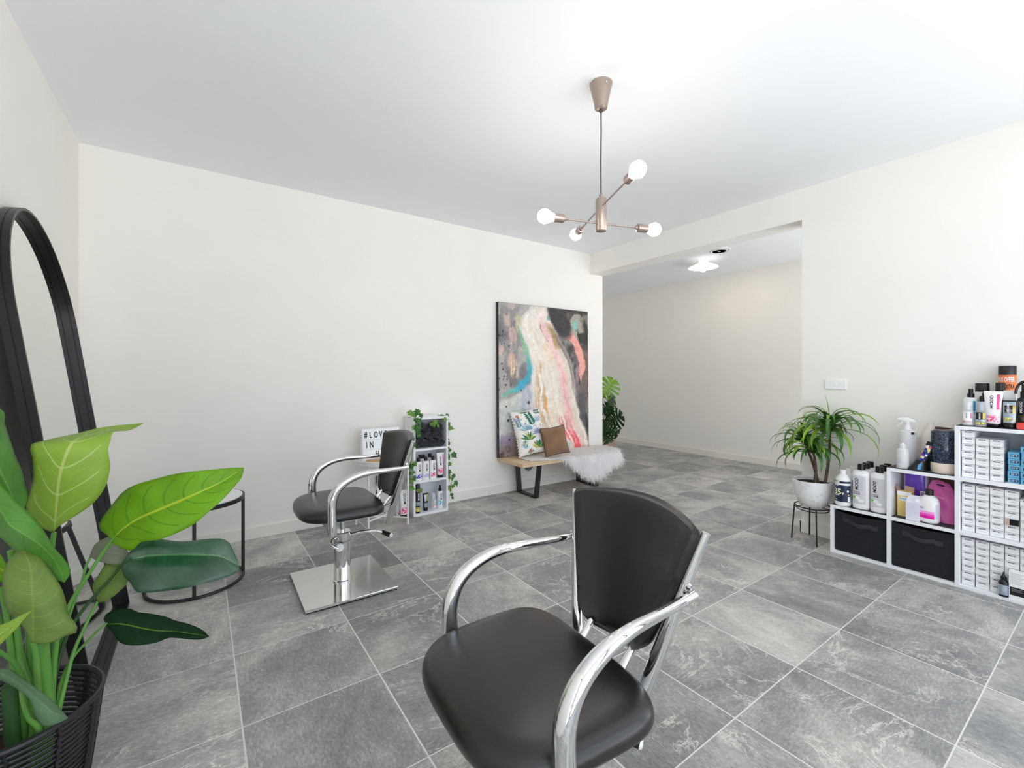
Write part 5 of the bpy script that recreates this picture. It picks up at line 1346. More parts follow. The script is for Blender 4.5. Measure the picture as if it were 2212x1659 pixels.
# --- tint cartons: one box, then copies
CW, CHh, CD = 0.0545, 0.0385, 0.165
m_cart = M('carton_grey_white', (226, 224, 228), 0.55, var=0.01)
def tint_box(label, loc, group, blue=False, txt='MOOD'):
    w_, hh = (0.044, 0.034) if blue else (CW, CHh)
    t = thing('tint_carton', label, 'box', loc, RW, group)
    mb = MB(); mb.bb(-w_ / 2 + 0.0006, w_ / 2 - 0.0006, 0, CD, 0.0004, hh - 0.0004); mb.build('carton', M('blue_card', (104, 176, 212), 0.5) if blue else m_cart, t, smooth=False, bevel=0.0009, bseg=1)
    fn = lambda u, v: Vector((u, -0.0004, v)); fn2 = lambda u, v: Vector((u, -0.0008, v))
    if blue:
        mb = MB(); add_patch(mb, -0.012, 0.018, 0.010, 0.024, fn, 1); mb.build('label_panel', M('slate_label', (58, 66, 100), 0.5), t, smooth=False)
        mb = MB(); add_text(mb, txt, 0.003, 0.017, 0.022, fn2, bold=0.02); mb.build('lettering', M('pale_blue_ink', (206, 226, 240), 0.5), t, smooth=False)
    else:
        mb = MB(); add_patch(mb, -0.024, 0.0245, 0.004, 0.0245, fn, 1); mb.build('label_panel', m_paper, t, smooth=False)
        mb = MB(); add_text(mb, 'MOOD', 0, 0.0315, 0.027, fn2, h=0.0062, bold=0.03); mb.build('lettering', m_ink, t, smooth=False)
        mb = MB(); add_patch(mb, -0.010, 0.015, 0.0135, 0.0152, fn2, 1); mb.build('fine_print', M('grey_ink', (186, 186, 192), 0.6), t, smooth=False)
    return t
ORD = ['topmost', 'second from top', 'third from top', 'fourth from top', 'fifth from top', 'sixth from top', 'bottom one']
STK = ['first stack', 'second stack', 'third stack', 'fourth stack', 'fifth stack']
LV = ['uppermost', 'middle', 'lowest']
base = None
rnd = random.Random(9)
FX = SX0 + 0.030
y_start = CY[2] - PT / 2 - 0.004
plan = {0: [7, 6, 6], 1: [7, 7, 7, 7, 6], 2: [7, 7, 7, 7, 7]}
fl = [SZ[1] + 0.0003, SZ[0] + 0.0003, 0.0183]
for lv in range(3):
    for si, cnt in enumerate(plan[lv]):
        yy = y_start - CW / 2 - si * (CW + 0.0018)
        for k in range(cnt):
            if lv == 1 and si == 3 and k == 2: continue          # the open, empty carton goes here
            pos_top = cnt - 1 - k
            nm = ORD[pos_top] if k else 'bottom one'
            lab = 'white carton, %s in the %s from the bins, %s compartment' % (nm, STK[si], LV[lv])
            dy = rnd.uniform(-0.0016, 0.0016); loc = (FX + rnd.uniform(0, 0.004) + (0.004 if lv == 2 and si > 1 else 0), yy + dy * 0.5, fl[lv] + k * (CHh + 0.0002))
            if base is None: base = tint_box(lab, loc, 'white tint cartons in the tall shelf column')
            else:
                c = copy_tree(base); c.location = loc; c['label'] = lab
oy = y_start - CW / 2 - 3 * (CW + 0.0018); oz = fl[1] + 2 * (CHh + 0.0002)
t = thing('tint_carton', 'open empty white carton showing a dark inside, in the middle compartment', 'box', (FX, oy, oz), RW)
mb = MB(); w_, hh = CW - 0.0012, CHh - 0.0008
for (x0, x1, z0, z1) in ((-w_ / 2, w_ / 2, 0.0004, 0.0014), (-w_ / 2, w_ / 2, hh - 0.001, hh), (-w_ / 2, -w_ / 2 + 0.001, 0.0014, hh - 0.001), (w_ / 2 - 0.001, w_ / 2, 0.0014, hh - 0.001)): mb.bb(x0, x1, 0, CD, z0, z1)
mb.build('carton', m_cart, t, smooth=False)
mb = MB(); mb.bb(-w_ / 2 + 0.001, -w_ / 2 + 0.018, 0.002, 0.004, 0.0016, hh - 0.0012); mb.build('flap', m_card, t, smooth=False)
mb = MB(); mb.bb(-w_ / 2 + 0.001, w_ / 2 - 0.001, 0.02, CD - 0.001, 0.0016, hh - 0.0012); mb.build('dark_inside', m_black, t, smooth=False)  # black block standing in for the shade inside the empty carton
bb_ = None
for si, (cnt, txt) in enumerate(((5, '10 V'), (6, '20'))):
    yy = y_start - 3 * (CW + 0.0018) - 0.012 - 0.022 - si * 0.047
    for k in range(cnt):
        lab = 'light blue carton, %s in the %s blue stack' % (ORD[cnt - 1 - k] if k else 'bottom one', 'shorter' if si == 0 else 'taller')
        loc = (FX + rnd.uniform(0, 0.004), yy + rnd.uniform(-0.002, 0.002), fl[0] + k * 0.0342)
        if bb_ is None: bb_ = tint_box(lab, loc, 'light blue cartons in the uppermost compartment', True, '10 V')
        else:
            c = copy_tree(bb_); c.location = loc; c['label'] = lab
mb = MB(); mb.bb(-0.035, 0.035, -0.012, 0.012, 0, 0.004)
tag(mb.build('price_card', m_paper, loc=(SX0 + 0.014, y_start - 0.212, fl[0]), rot=(0, R(0), RW), bevel=0.0004), 'small white card lying in front of the light blue cartons', 'card')
# in front of the lowest cartons
t = container('tint_bottle', 'small black nozzle bottle with a silver label in the lowest compartment', 'bottle', (SX0 + 0.016, at_px(2168, SX0 + 0.016), 0.0183), RW, None,
    [(0, 0.0185, 0.0185), (0.003, 0.021, 0.021), (0.072, 0.021, 0.021), (0.084, 0.016, 0.016), (0.090, 0.011, 0.011), (0.094, 0.013, 0.013), (0.106, 0.012, 0.012), (0.112, 0.006, 0.006), (0.132, 0.0025, 0.0025)], m_bcap, 2, None, None, [(-0.024, 0.03, 0.012, 0.066, m_silver), (-0.002, 0.014, 0.03, 0.062, m_greymetal)])
t = thing('peroxide_box', 'tall white upright box with a black panel beside the black nozzle bottle', 'box', (SX0 + 0.004, at_px(2197.5, SX0 + 0.004), 0.0183), RW)
mb = MB(); mb.bb(-0.031, 0.031, 0, 0.022, 0, 0.155); mb.build('carton', m_paper, t, smooth=False, bevel=0.001)
fn = lambda u, v: Vector((u, -0.0006, v)); mb = MB(); add_patch(mb, -0.027, 0.028, 0.022, 0.066, fn, 1); mb.build('label_panel', m_ink, t, smooth=False)
mb = MB()
for i in range(9): add_patch(mb, -0.024, 0.024 - 0.006 * (i % 3), 0.140 - i * 0.007, 0.1415 - i * 0.007, fn, 1)
fn2 = lambda u, v: Vector((u, -0.0011, v))
for i in range(3): add_patch(mb, -0.020, 0.020 - 0.008 * (i % 2), 0.056 - i * 0.006, 0.058 - i * 0.006, fn2, 1)
mb.build('fine_print', M('mid_grey_ink', (150, 150, 154), 0.6), t, smooth=False)
# ---------------------------------------------------------------- narrow three-tier shelf by the back wall
NX0, NX1, NY0, NY1, NH = 1.510, 1.842, 3.632, 3.846, 0.862
ns_ = thing('narrow_shelf', 'tall narrow white shelf of three open tiers against the back wall', 'shelf')
def npanel(name, x0, x1, y0, y1, z0, z1): 
    mb = MB(); mb.bb(x0, x1, y0, y1, z0, z1); return mb.build(name, m_white, ns_, smooth=False, bevel=0.0012)
npanel('side_panel', NX0, NX0 + 0.018, NY0, NY1, 0, NH); npanel('side_panel', NX1 - 0.018, NX1, NY0, NY1, 0, NH)
NZ = [0.022, 0.305, 0.585]
npanel('shelf_board', NX0 + 0.018, NX1 - 0.018, NY0 + 0.0005, NY1, 0.0, NZ[0])
npanel('shelf_board', NX0 + 0.018, NX1 - 0.018, NY0 + 0.0005, NY1, NZ[1] - 0.018, NZ[1])
npanel('shelf_board', NX0 + 0.018, NX1 - 0.018, NY0 + 0.0005, NY1, NZ[2] - 0.018, NZ[2])
npanel('top_panel', NX0 + 0.018, NX1 - 0.018, NY0 + 0.0005, NY1, NH - 0.02, NH)
npanel('back_panel', NX0 + 0.018, NX1 - 0.018, NY1 - 0.004, NY1, NZ[0], NH - 0.02)
# rolled towels
m_towel = M('navy_towel', (34, 31, 46), 0.95, var=0.25, vscale=30, bump=0.5, bscale=700, sheen=0.5)
def towel(x, z, label, r_=0.043, turn=0.0):
    t = thing('rolled_towel', label, 'towel', (x, NY0 + 0.026, z), 0, 'rolled navy towels on the top tier')
    n = 64; pts = []
    for k in range(n + 1):
        a = turn + k / n * 2 * PI * 2.4; rr = 0.006 + (r_ - 0.0105) * (k / n)
        pts.append((a, rr))
    th = 0.0041
    ring = [Vector(((rr + th) * math.cos(a), 0, (rr + th) * math.sin(a))) for a, rr in pts] + [Vector(((rr - th) * math.cos(a), 0, (rr - th) * math.sin(a))) for a, rr in pts[::-1]]
    mb = MB(); m_ = len(ring)
    rings = []
    for y, k in ((0.004, 0.985), (0.0, 1.0), (0.16, 1.0)):
        rings.append([Vector((p.x * k, y + 0.002 * math.sin(i * 1.7), p.z * k)) for i, p in enumerate(ring)])
    rings = [rings[1], rings[2]]
    b = [p for rg in rings for p in rg]; f = []
    for j in range(m_): f.append((j, (j + 1) % m_, m_ + (j + 1) % m_, m_ + j))
    h_ = len(pts)
    for j in range(h_ - 1): f.append((j, j + 1, m_ - 2 - j, m_ - 1 - j))
    mb.add(b, f); mb.build('roll', m_towel, t)
    mb = MB(); mb.lathe([(0, 0.016), (r_ - 0.007, 0.016), (r_ - 0.006, 0.158), (0, 0.158)], 24); mb.xf(lambda p: Vector((p.x, p.z, p.y))); mb.build('core', m_towel, t)
    return t
x0 = NX0 + 0.018 + 0.040; zb = NZ[2] + 0.0425
POS = ['at the end by the round table', 'second from the round table', 'third from the round table', 'at the end by the bench']
for i in range(4): towel(x0 + i * 0.0725, zb, 'rolled navy towel in the bottom row, ' + POS[i], 0.037 if i in (0, 3) else 0.0355, i * 1.3)
for i in range(3): towel(x0 + 0.026 + i * 0.083, zb + 0.064, 'rolled navy towel in the middle row, ' + ['by the round table', 'at the centre', 'by the bench'][i], 0.0385, 2 + i * 1.9)
for i in range(2): towel(x0 + 0.095 + i * 0.105, zb + 0.134, 'rolled navy towel on top of the pile, ' + ['the taller one', 'the one by the bench side'][i], 0.042, 1 + i * 2.4)

def npx(px, Y0): return at_y(px, 900, Y0).x
g4 = 'bottles on the middle tier of the narrow shelf'
def shampoo(px, Y0, z, label, rot=0.0, band=m_pinkpat, stripe=None, grp=g4, hgt=0.168, w_=0.062, txt=True):
    a = w_ / 2
    prof = oval_bottle(w_, 0.046, hgt, 0.94)
    return container('shampoo_bottle', label, 'bottle', (npx(px, Y0), Y0, z + 0.0005), rot, grp, prof, m_wbot, 2.4, [(hgt - 0.003, 0.0155, 0.0155), (hgt + 0.030, 0.015, 0.015), (hgt + 0.032, 0.013, 0.013)], m_bcap,
        ([(-0.026, 0.024, 0.022, 0.055, band)] if band else []) + ([(0.022, 0.03, 0.07, 0.15, stripe)] if stripe else []), [('MOOD', 0.002, 0.112, 0.062, UP, m_ink)] if txt else [], seg=24)
shampoo(904, 3.668, NZ[1], 'white shampoo bottle with dark blue print beside the ivy on the middle tier', 0, m_bluepat)
shampoo(919.5, 3.668, NZ[1], 'white shampoo bottle with pale lilac print, centre front of the middle tier', 0, M_cells('lilac_pattern', [(190, 186, 226), (240, 240, 246), (220, 216, 240)], 60))
shampoo(935, 3.672, NZ[1], 'white shampoo bottle with red-pink print next to the upright tube', 0, m_pinkpat, m_pink)
shampoo(907, 3.752, NZ[1], 'white black-capped bottle at the back, nearest the ivy side', 0, None, None, g4, 0.176)
shampoo(914.5, 3.790, NZ[1], 'white black-capped bottle in the second row between two front bottles', 0, None, None, g4, 0.168)
shampoo(928.5, 3.752, NZ[1], 'white black-capped bottle at the back, behind the lilac and pink bottles', 0, None, None, g4, 0.178)
squeeze_tube((npx(951, 3.672), 3.672, NZ[1] + 0.0005), 'white squeeze tube with pink stripe at the bench side of the middle tier', 0, g4, 0.074, 0.040, 0.222, m_wbot, m_bcap, [(0.022, 0.034, 0.115, 0.205, m_pink), (-0.03, 0.03, 0.035, 0.085, m_pinkpat)], [('MOOD', -0.002, 0.150, 0.078, UP, m_ink)], 0.026)
g5 = 'products on the lowest tier of the narrow shelf'
t = container('hair_spray', 'slim black spray can with yellow base print on the lowest tier', 'can', (npx(902, 3.665), 3.665, NZ[0] + 0.0005), 0, g5, [(0, 0.020, 0.020), (0.004, 0.022, 0.022), (0.18, 0.022, 0.022), (0.186, 0.02, 0.02)], m_matte_black, 2, [(0.186, 0.0215, 0.0215), (0.246, 0.021, 0.021), (0.25, 0.018, 0.018)], m_bcap, [(-0.026, 0.03, 0.015, 0.055, m_yelpat), (-0.026, 0.03, 0.065, 0.10, m_silver)], [('MOOD', 0.002, 0.145, 0.064, UP, m_whiteink)])
squeeze_tube((npx(919.5, 3.690), 3.690, NZ[0] + 0.0005), 'small black squeeze tube with yellow stripe on the lowest tier', 0, g5, 0.058, 0.032, 0.156, m_matte_black, m_bcap, [(-0.020, 0.018, 0.03, 0.07, m_silver), (0.012, 0.022, 0.085, 0.145, m_yel), (-0.016, 0.008, 0.085, 0.14, m_silver)], [], 0.022)
mist_bottle((npx(936, 3.705), 3.705, NZ[0] + 0.0005), 'clear mist bottle with pink print on the lowest tier', ([(-0.02, 0.02, 0.014, 0.034, m_pinkpat), (-0.01, 0.012, 0.04, 0.08, m_whiteink)], [('MOOD', 0.0, 0.06, 0.03, UP, m_ink)], 0), g5, 0, 0.98)
t = container('spray_bottle', 'white spray bottle with blue print at the bench side of the lowest tier', 'bottle', (1.792, 3.700, NZ[0] + 0.0005), 0, g5, [(0, 0.027, 0.024), (0.004, 0.029, 0.026), (0.145, 0.029, 0.026), (0.15, 0.026, 0.024), (0.152, 0.016, 0.016)], m_wbot, 2.2, None, None, [(-0.024, 0.024, 0.03, 0.07, m_tealpat), (0.02, 0.028, 0.075, 0.14, m_teal)], [('MOOD', 0.0, 0.105, 0.058, UP, m_ink)])
spray_head(t, 0.014, 0.152, m_bcap, 0.05)
# under the round table
shampoo(864, 3.745, 0.0, 'white black-capped bottle on the floor behind the tube, under the round table', 0, m_pinkpat, None, None, 0.232, 0.074, False)
squeeze_tube((npx(873, 3.688), 3.688, 0.0005), 'white pink-striped squeeze tube standing on the floor against the narrow shelf', R(8), None, 0.086, 0.044, 0.236, m_wbot, m_bcap, [(0.026, 0.04, 0.120, 0.215, m_pink), (-0.034, 0.034, 0.035, 0.088, m_pinkpat)], [('MOOD', -0.002, 0.162, 0.092, UP, m_ink)], 0.026)

# ---------------------------------------------------------------- ivy garlands
m_ivy = M_leaf('ivy_leaf', (52, 108, 42), (120, 168, 84), 0.4, 0.12, 5.0, 0.35, 0.3)
m_ivy2 = M_leaf('ivy_leaf_pale', (104, 148, 56), (170, 200, 110), 0.4, 0.15, 5.0, 0.35, 0.25)
m_vine = M('vine_green', (46, 92, 44), 0.6)
IVY = [(0, -0.50), (0.16, -0.42), (0.40, -0.46), (0.34, -0.22), (0.56, 0.02), (0.30, 0.10), (0.26, 0.26), (0.12, 0.30), (0, 0.62)]
IVY = IVY + [(-x, y) for x, y in IVY[-2:0:-1]]
def ivy_leaf(mb, pos, size, face, upv):
    z = Vector(face).normalized(); y = Vector(upv); y = (y - z * y.dot(z)).normalized(); x = y.cross(z)
    pts = [Vector((a, b)) for a, b in IVY]; n = len(pts)
    vs = [Vector(pos) + z * 0.006]; uv = [(0.5, 0.5)]
    for p in pts:
        vs.append(Vector(pos) + (x * p.x + y * p.y) * size * 0.9 - z * (abs(p.x) * size * 0.22 + max(0, p.y) * size * 0.14)); uv.append((p.y * 0.8 + 0.5, p.x + 0.5))
    mb.add(vs, [(0, 1 + i, 1 + (i + 1) % n) for i in range(n)], uv)
def ivy(label, spots, Y_of, vine_pts, seed):
    rnd = random.Random(seed)
    t = thing('ivy_garland', label, 'artificial ivy')
    mb = MB()
    for k, (cx, cy, s) in enumerate(spots):
        px, py = 840 + cx * 0.16268, 870 + cy * 0.16268
        p = at_y(px, py, Y_of(px, py) - rnd.uniform(0.0, 0.02))
        if p.x < 1.492 and 0.45 < p.z < 0.60: continue
        mb.cur = 1 if rnd.random() < 0.4 else 0
        ivy_leaf(mb, p, s * 0.16268 / 249 , (rnd.gauss(-0.15, 0.35), -1, rnd.gauss(0.3, 0.35)), (rnd.gauss(0, 0.6), 0, -1))
    def clear(p):
        if p.x < NX0 - 0.002 or p.x > NX1 + 0.002: return p
        if p.y < NY0 - 0.003: return p
        if p.z > NH + 0.002: return p
        if p.z > NH - 0.03: return Vector((p.x, p.y, NH + 0.003))
        if p.x > NX1 - 0.03 and p.y > NY0 + 0.03: return Vector((NX1 + 0.003, p.y, p.z))
        return Vector((p.x, NY0 - 0.003, p.z))
    mb.xf(clear)
    o = mb.build('foliage', [m_ivy, m_ivy2], t, smooth=False, recalc=False); o['kind'] = 'stuff'
    mb = MB(); mb.tube([clear(p) for p in resample(vine_pts, 40)], 0.0022, 6); mb.build('vine', m_vine, t)
L1 = [(290, 140, 105), (380, 130, 115), (340, 165, 90), (415, 255, 120), (365, 235, 85), (385, 345, 125), (330, 335, 80), (395, 432, 75), (430, 175, 70), (318, 575, 90), (340, 560, 70), (305, 655, 95), (300, 722, 60), (350, 815, 85), (262, 840, 80), (300, 850, 95), (215, 940, 60), (290, 940, 70), (338, 925, 50), (345, 1005, 90), (265, 1030, 80), (300, 1045, 90), (318, 1130, 105), (425, 1165, 75), (385, 1170, 55), (310, 500, 40), (318, 410, 40), (620, 275, 120), (575, 290, 70), (655, 305, 60)]
ivy('artificial ivy trailing down the shelf side nearest the round table, over the navy towels', L1, lambda px, py: 3.620 if px > 893 else 3.625,
    [at_y(880, 902, 3.72), at_y(897, 900, 3.66), at_y(898, 918, 3.612), at_y(893, 950, 3.61), at_y(890, 985, 3.61), at_y(886, 1010, 3.61), at_y(887, 1035, 3.61), at_y(892, 1058, 3.61)], 4)
L2 = [(715, 190, 110), (740, 215, 80), (785, 165, 75), (780, 225, 55), (825, 330, 120), (800, 285, 75), (780, 440, 50), (795, 485, 40), (790, 545, 80), (800, 600, 60), (815, 635, 60), (795, 690, 70), (872, 695, 115), (795, 735, 75), (805, 815, 75), (795, 925, 90), (800, 990, 85), (865, 975, 80), (840, 1010, 60), (900, 1070, 105), (848, 1110, 70), (800, 1130, 80), (825, 1160, 60), (838, 1225, 65), (850, 1265, 45)]
ivy('artificial ivy trailing down the shelf side nearest the bench', L2, lambda px, py: 3.66 if py < 905 else 3.70,
    [at_y(945, 898, 3.72), at_y(962, 905, 3.68), at_y(968, 925, 3.68), at_y(967, 960, 3.68), at_y(970, 990, 3.68), at_y(969, 1020, 3.68), at_y(978, 1032, 3.68), at_y(972, 1055, 3.68), at_y(977, 1078, 3.68)], 8)

# ---------------------------------------------------------------- spiky plant on a wire stand
PCX, PCY = 3.722, 1.412
stn = thing('plant_stand', 'round black wire plant stand with thin splayed legs', 'plant stand', (PCX, PCY, 0))
mb = MB(); mb.ring((0, 0, 0.262), 0.115, 0.005, 48, 8); mb.build('top_ring', m_blackmetal, stn)
mb = MB(); mb.ring((0, 0, 0.238), 0.098, 0.0035, 48, 8); mb.build('inner_ring', m_blackmetal, stn)
for a in (119, 211, 301, 30):
    ca, sa = math.cos(R(a)), math.sin(R(a))
    mb = MB(); mb.tube([(0.115 * ca, 0.115 * sa, 0.262), (0.134 * ca, 0.134 * sa, 0.003)], 0.0052, 8); mb.tube([(0.115 * ca, 0.115 * sa, 0.255), (0.098 * ca, 0.098 * sa, 0.238)], 0.003, 6); mb.build('leg', m_blackmetal, stn)
dp = thing('dragon_tree', 'spiky potted plant with arching leaves in a white marbled bowl on the wire stand', 'plant', (PCX, PCY, 0.2675))
dp.scale = (1, 1, 1)
m_marb = M('marbled_pot', (236, 234, 234), 0.25, var=0.02)
nt = m_marb.node_tree
def marble(m):
    nt = m.node_tree; N, Lk = nt.nodes, nt.links; b = N['Principled BSDF']
    tc = N.new('ShaderNodeTexCoord'); nz = N.new('ShaderNodeTexNoise'); nz.inputs['Scale'].default_value = 7; nz.inputs['Detail'].default_value = 7; nz.inputs['Distortion'].default_value = 1.6
    ab = N.new('ShaderNodeMath'); ab.operation = 'SUBTRACT'; ab.inputs[1].default_value = 0.5; a2 = N.new('ShaderNodeMath'); a2.operation = 'ABSOLUTE'
    rp = N.new('ShaderNodeValToRGB'); rp.color_ramp.elements[0].color = lin((206, 203, 201)); rp.color_ramp.elements[0].position = 0.0; rp.color_ramp.elements[1].color = lin((238, 236, 236)); rp.color_ramp.elements[1].position = 0.014
    Lk.new(tc.outputs['Object'], nz.inputs['Vector']); Lk.new(nz.outputs['Fac'], ab.inputs[0]); Lk.new(ab.outputs[0], a2.inputs[0]); Lk.new(a2.outputs[0], rp.inputs[0]); Lk.new(rp.outputs[0], b.inputs['Base Color'])
marble(m_marb)
mb = MB(); mb.lathe([(0, 0), (0.076, 0), (0.086, 0.006), (0.110, 0.07), (0.126, 0.15), (0.131, 0.188), (0.128, 0.190), (0.123, 0.186), (0.116, 0.14), (0, 0.135)], 48); pot = mb.build('pot', m_marb, dp)
mb = MB(); mb.lathe([(0, 0.162), (0.060, 0.163), (0.1195, 0.164), (0.1195, 0.160), (0, 0.155)], 32); mb.build('soil', M('dark_soil', (26, 20, 17), 0.95, var=0.3, vscale=60, bump=0.6, bscale=120), dp)
m_drac = M_leaf('dracaena_leaf', (128, 172, 46), (140, 176, 74), 0.38, 0.2, 2.0, 0.25, 0.3)
m_drac2 = M_leaf('dracaena_leaf_dark', (70, 116, 50), (90, 130, 70), 0.4, 0.15, 2.0, 0.2, 0.35)
m_trunk = M('trunk_bark', (92, 76, 62), 0.9, var=0.3, vscale=40, bump=0.6, bscale=90)
def strap(p0, az, el, L, w_, droop, n=14, twist=0.0):
    p = Vector(p0); rows = []
    dirh = Vector((math.cos(az), math.sin(az), 0)); side = Vector((-math.sin(az), math.cos(az), 0))
    e = el
    for i in range(n + 1):
        f = i / n
        ww = w_ * (0.55 + 1.5 * f if f < 0.3 else 1.0 * (1 - ((f - 0.3) / 0.7) ** 1.8)) + 0.0006
        tang = dirh * math.cos(e) + Vector((0, 0, math.sin(e)))
        nrm = dirh * -math.sin(e) + Vector((0, 0, math.cos(e)))
        s_ = side * math.cos(twist * f) + nrm * math.sin(twist * f)
        rows.append([p + s_ * ww + nrm * ww * 0.25, p, p - s_ * ww + nrm * ww * 0.25])
        p = p + tang * (L / n); e -= droop * (0.35 + 1.3 * f) / n
    return rows
def add_rows(mb, rows):
    n, m_ = len(rows), len(rows[0])
    vs = [q for r_ in rows for q in r_]; uv = [(i / (n - 1), j / (m_ - 1)) for i in range(n) for j in range(m_)]
    mb.add(vs, [(i * m_ + j, (i + 1) * m_ + j, (i + 1) * m_ + j + 1, i * m_ + j + 1) for i in range(n - 1) for j in range(m_ - 1)], uv)
rnd = random.Random(17)
base = Vector((PCX, PCY, 0.2675))
heads = [(at_x(1793, 928, PCX + 0.01), at_x(1781, 1036, PCX), 66, 0.36, 1.0, 0.019), (at_x(1757, 975, PCX - 0.02), at_x(1760, 1036, PCX - 0.03), 50, 0.30, 0.95, 0.016), (at_x(1736, 952, PCX + 0.03), at_x(1768, 1036, PCX + 0.03), 46, 0.29, 1.0, 0.016)]
for hd, ft, nl, LL, dr, lw in heads:
    hd, ft = hd - base, ft - base; ft.z = 0.155
    mb = MB(); mid = (hd + ft) / 2 + Vector((0.008, -0.008, 0)); mb.tube(resample([ft, mid, hd], 14), [0.011 - 0.004 * k / 14 for k in range(15)], 10); st_ = mb.build('trunk', m_trunk, dp)
    mb = MB()
    for k in range(nl):
        az = k * 2.399963 + rnd.uniform(-0.25, 0.25); f = k / nl
        el = R(80 - 62 * f + rnd.uniform(-12, 12)); L = LL * rnd.uniform(0.75, 1.12) * (0.75 + 0.35 * f)
        if math.cos(az) > 0.45: L *= 0.45
        mb.cur = 1 if rnd.random() < 0.45 else 0
        add_rows(mb, strap(hd + Vector((0, 0, 0.03 - 0.05 * f)), az, el, L, lw * rnd.uniform(0.7, 1.1), dr * rnd.uniform(2.3, 3.4), 14, rnd.uniform(-0.6, 0.6)))
    # keep the leaves out of the wall
    mb.xf(lambda p: Vector((min(p.x, XR - PCX - 0.006 - 0.02 * abs(p.z - 0.4)) if p.x + PCX > XR - 0.03 and p.y + PCY < YO + 0.05 else p.x, p.y, p.z)))
    o = mb.build('leaf_rosette', [m_drac, m_drac2], dp, recalc=False)
mb = MB(); add_rows(mb, strap(heads[0][0] - base + Vector((0, 0, 0.03)), 2.4, R(86), 0.23, 0.006, 0.25, 10)); mb.build('leaf_shoot', m_drac, dp, recalc=False)

# ---------------------------------------------------------------- monstera in the corridor
mp = thing('swiss_cheese_plant', 'swiss cheese plant in a rose gold pot around the corner in the corridor', 'plant', (4.93, 4.68, 0))
mb = MB(); mb.lathe([(0, 0), (0.155, 0), (0.165, 0.006), (0.185, 0.20), (0.188, 0.268), (0.183, 0.27), (0.177, 0.255), (0.17, 0.20), (0, 0.19)], 48); mb.build('pot', M('rose_gold', (214, 170, 146), 0.28, 0.55, var=0.03), mp)
mb = MB(); mb.lathe([(0, 0.225), (0.172, 0.222), (0.172, 0.215), (0, 0.21)], 32); mb.build('soil', M('dark_soil', (26, 20, 17), 0.95), mp)
m_mon = M_leaf('monstera_leaf', (112, 160, 30), (176, 206, 96), 0.3, 0.2, 6.0, 0.4, 0.2)
m_mon2 = M_leaf('monstera_leaf_dark', (30, 66, 26), (70, 110, 50), 0.3, 0.12, 6.0, 0.3, 0.3)
def monstera_leaf(size, seed):
    """split heart-shaped blade in the x (across) / y (along) plane, y 0..1 from stalk to tip"""
    rr = random.Random(seed)
    def half(s):
        prof = []
        N_ = 40
        for i in range(N_ + 1):
            a = PI * i / N_                        # 0 tip .. pi base
            r_ = 0.5 * (1 + 0.12 * math.cos(a)) * (1.0 + 0.12 * math.sin(a) ** 2)
            prof.append((math.sin(a) * r_ * 0.98, 0.48 + math.cos(a) * r_ * (1.0 if a < 2.6 else 0.9)))
        return prof
    pr = half(1)
    mb = MB()
    cuts = [0.24, 0.38, 0.52, 0.66, 0.8]
    for s in (1, -1):
        edges = [0.03] + [c + rr.uniform(-0.02, 0.02) for c in cuts] + [0.97]
        for q in range(len(edges) - 1):
            e0, e1 = edges[q] + (0.034 if q else 0), edges[q + 1] - (0.034 if q < len(edges) - 2 else 0)
            n = 6; vs, uv = [], []
            for k in range(n + 1):
                f = e0 + (e1 - e0) * k / n
                i = f * 40; i0 = min(39, int(i)); t_ = i - i0
                ox, oy = pr[i0][0] * (1 - t_) + pr[i0 + 1][0] * t_, pr[i0][1] * (1 - t_) + pr[i0 + 1][1] * t_
                g = edges[q] + (edges[q + 1] - edges[q]) * k / n
                my = 0.95 - g * 0.80                    # root on the midrib
                for m_ in range(6):
                    h_ = m_ / 5
                    ff = h_ ** 1.2
                    # near the midrib fill the whole strip, towards the edge leave the slit
                    gx_, gy_ = (pr[min(39, int(g * 40))][0], pr[min(39, int(g * 40))][1]); w_in = max(0.0, 1 - h_ / 0.45); ox2, oy2 = ox + (gx_ - ox) * w_in, oy + (gy_ - oy) * w_in
                    x = ox2 * h_; y = my + (oy2 - my) * h_
                    z = -0.16 * (x ** 2) * 2.2 - 0.10 * max(0, y - 0.45) ** 2 * 2 + 0.03 * math.sin(h_ * PI)
                    vs.append(Vector((s * x, y, z)) * size); uv.append((y, 0.5 + s * x * 0.9))
            mb.add(vs, [(k * 6 + j, (k + 1) * 6 + j, (k + 1) * 6 + j + 1, k * 6 + j + 1) for k in range(n) for j in range(5)], uv)
    return mb
mbase = Vector((4.93, 4.68, 0))
spots = [((1312, 840), 6.55, 0.34, (-0.15, 14, -35), 0), ((1322, 878), 6.45, 0.30, (0, 68, 60), 1), ((1318, 868), 6.7, 0.24, (0, 78, -70), 1), ((1326, 905), 6.45, 0.31, (0, 52, -70), 1), ((1316, 897), 6.7, 0.26, (0, 72, 70), 1), ((1319, 932), 6.45, 0.26, (0, 46, -120), 1), ((1308, 943), 6.42, 0.25, (0, 40, -160), 1), ((1306, 886), 6.5, 0.28, (0, 64, -40), 1), ((1304, 918), 6.5, 0.28, (0, 60, -120), 1), ((1288, 850), 6.7, 0.32, (0, 50, 60), 0), ((1284, 890), 6.7, 0.32, (0, 55, 110), 1), ((1290, 925), 6.5, 0.28, (0, 50, 160), 1)]
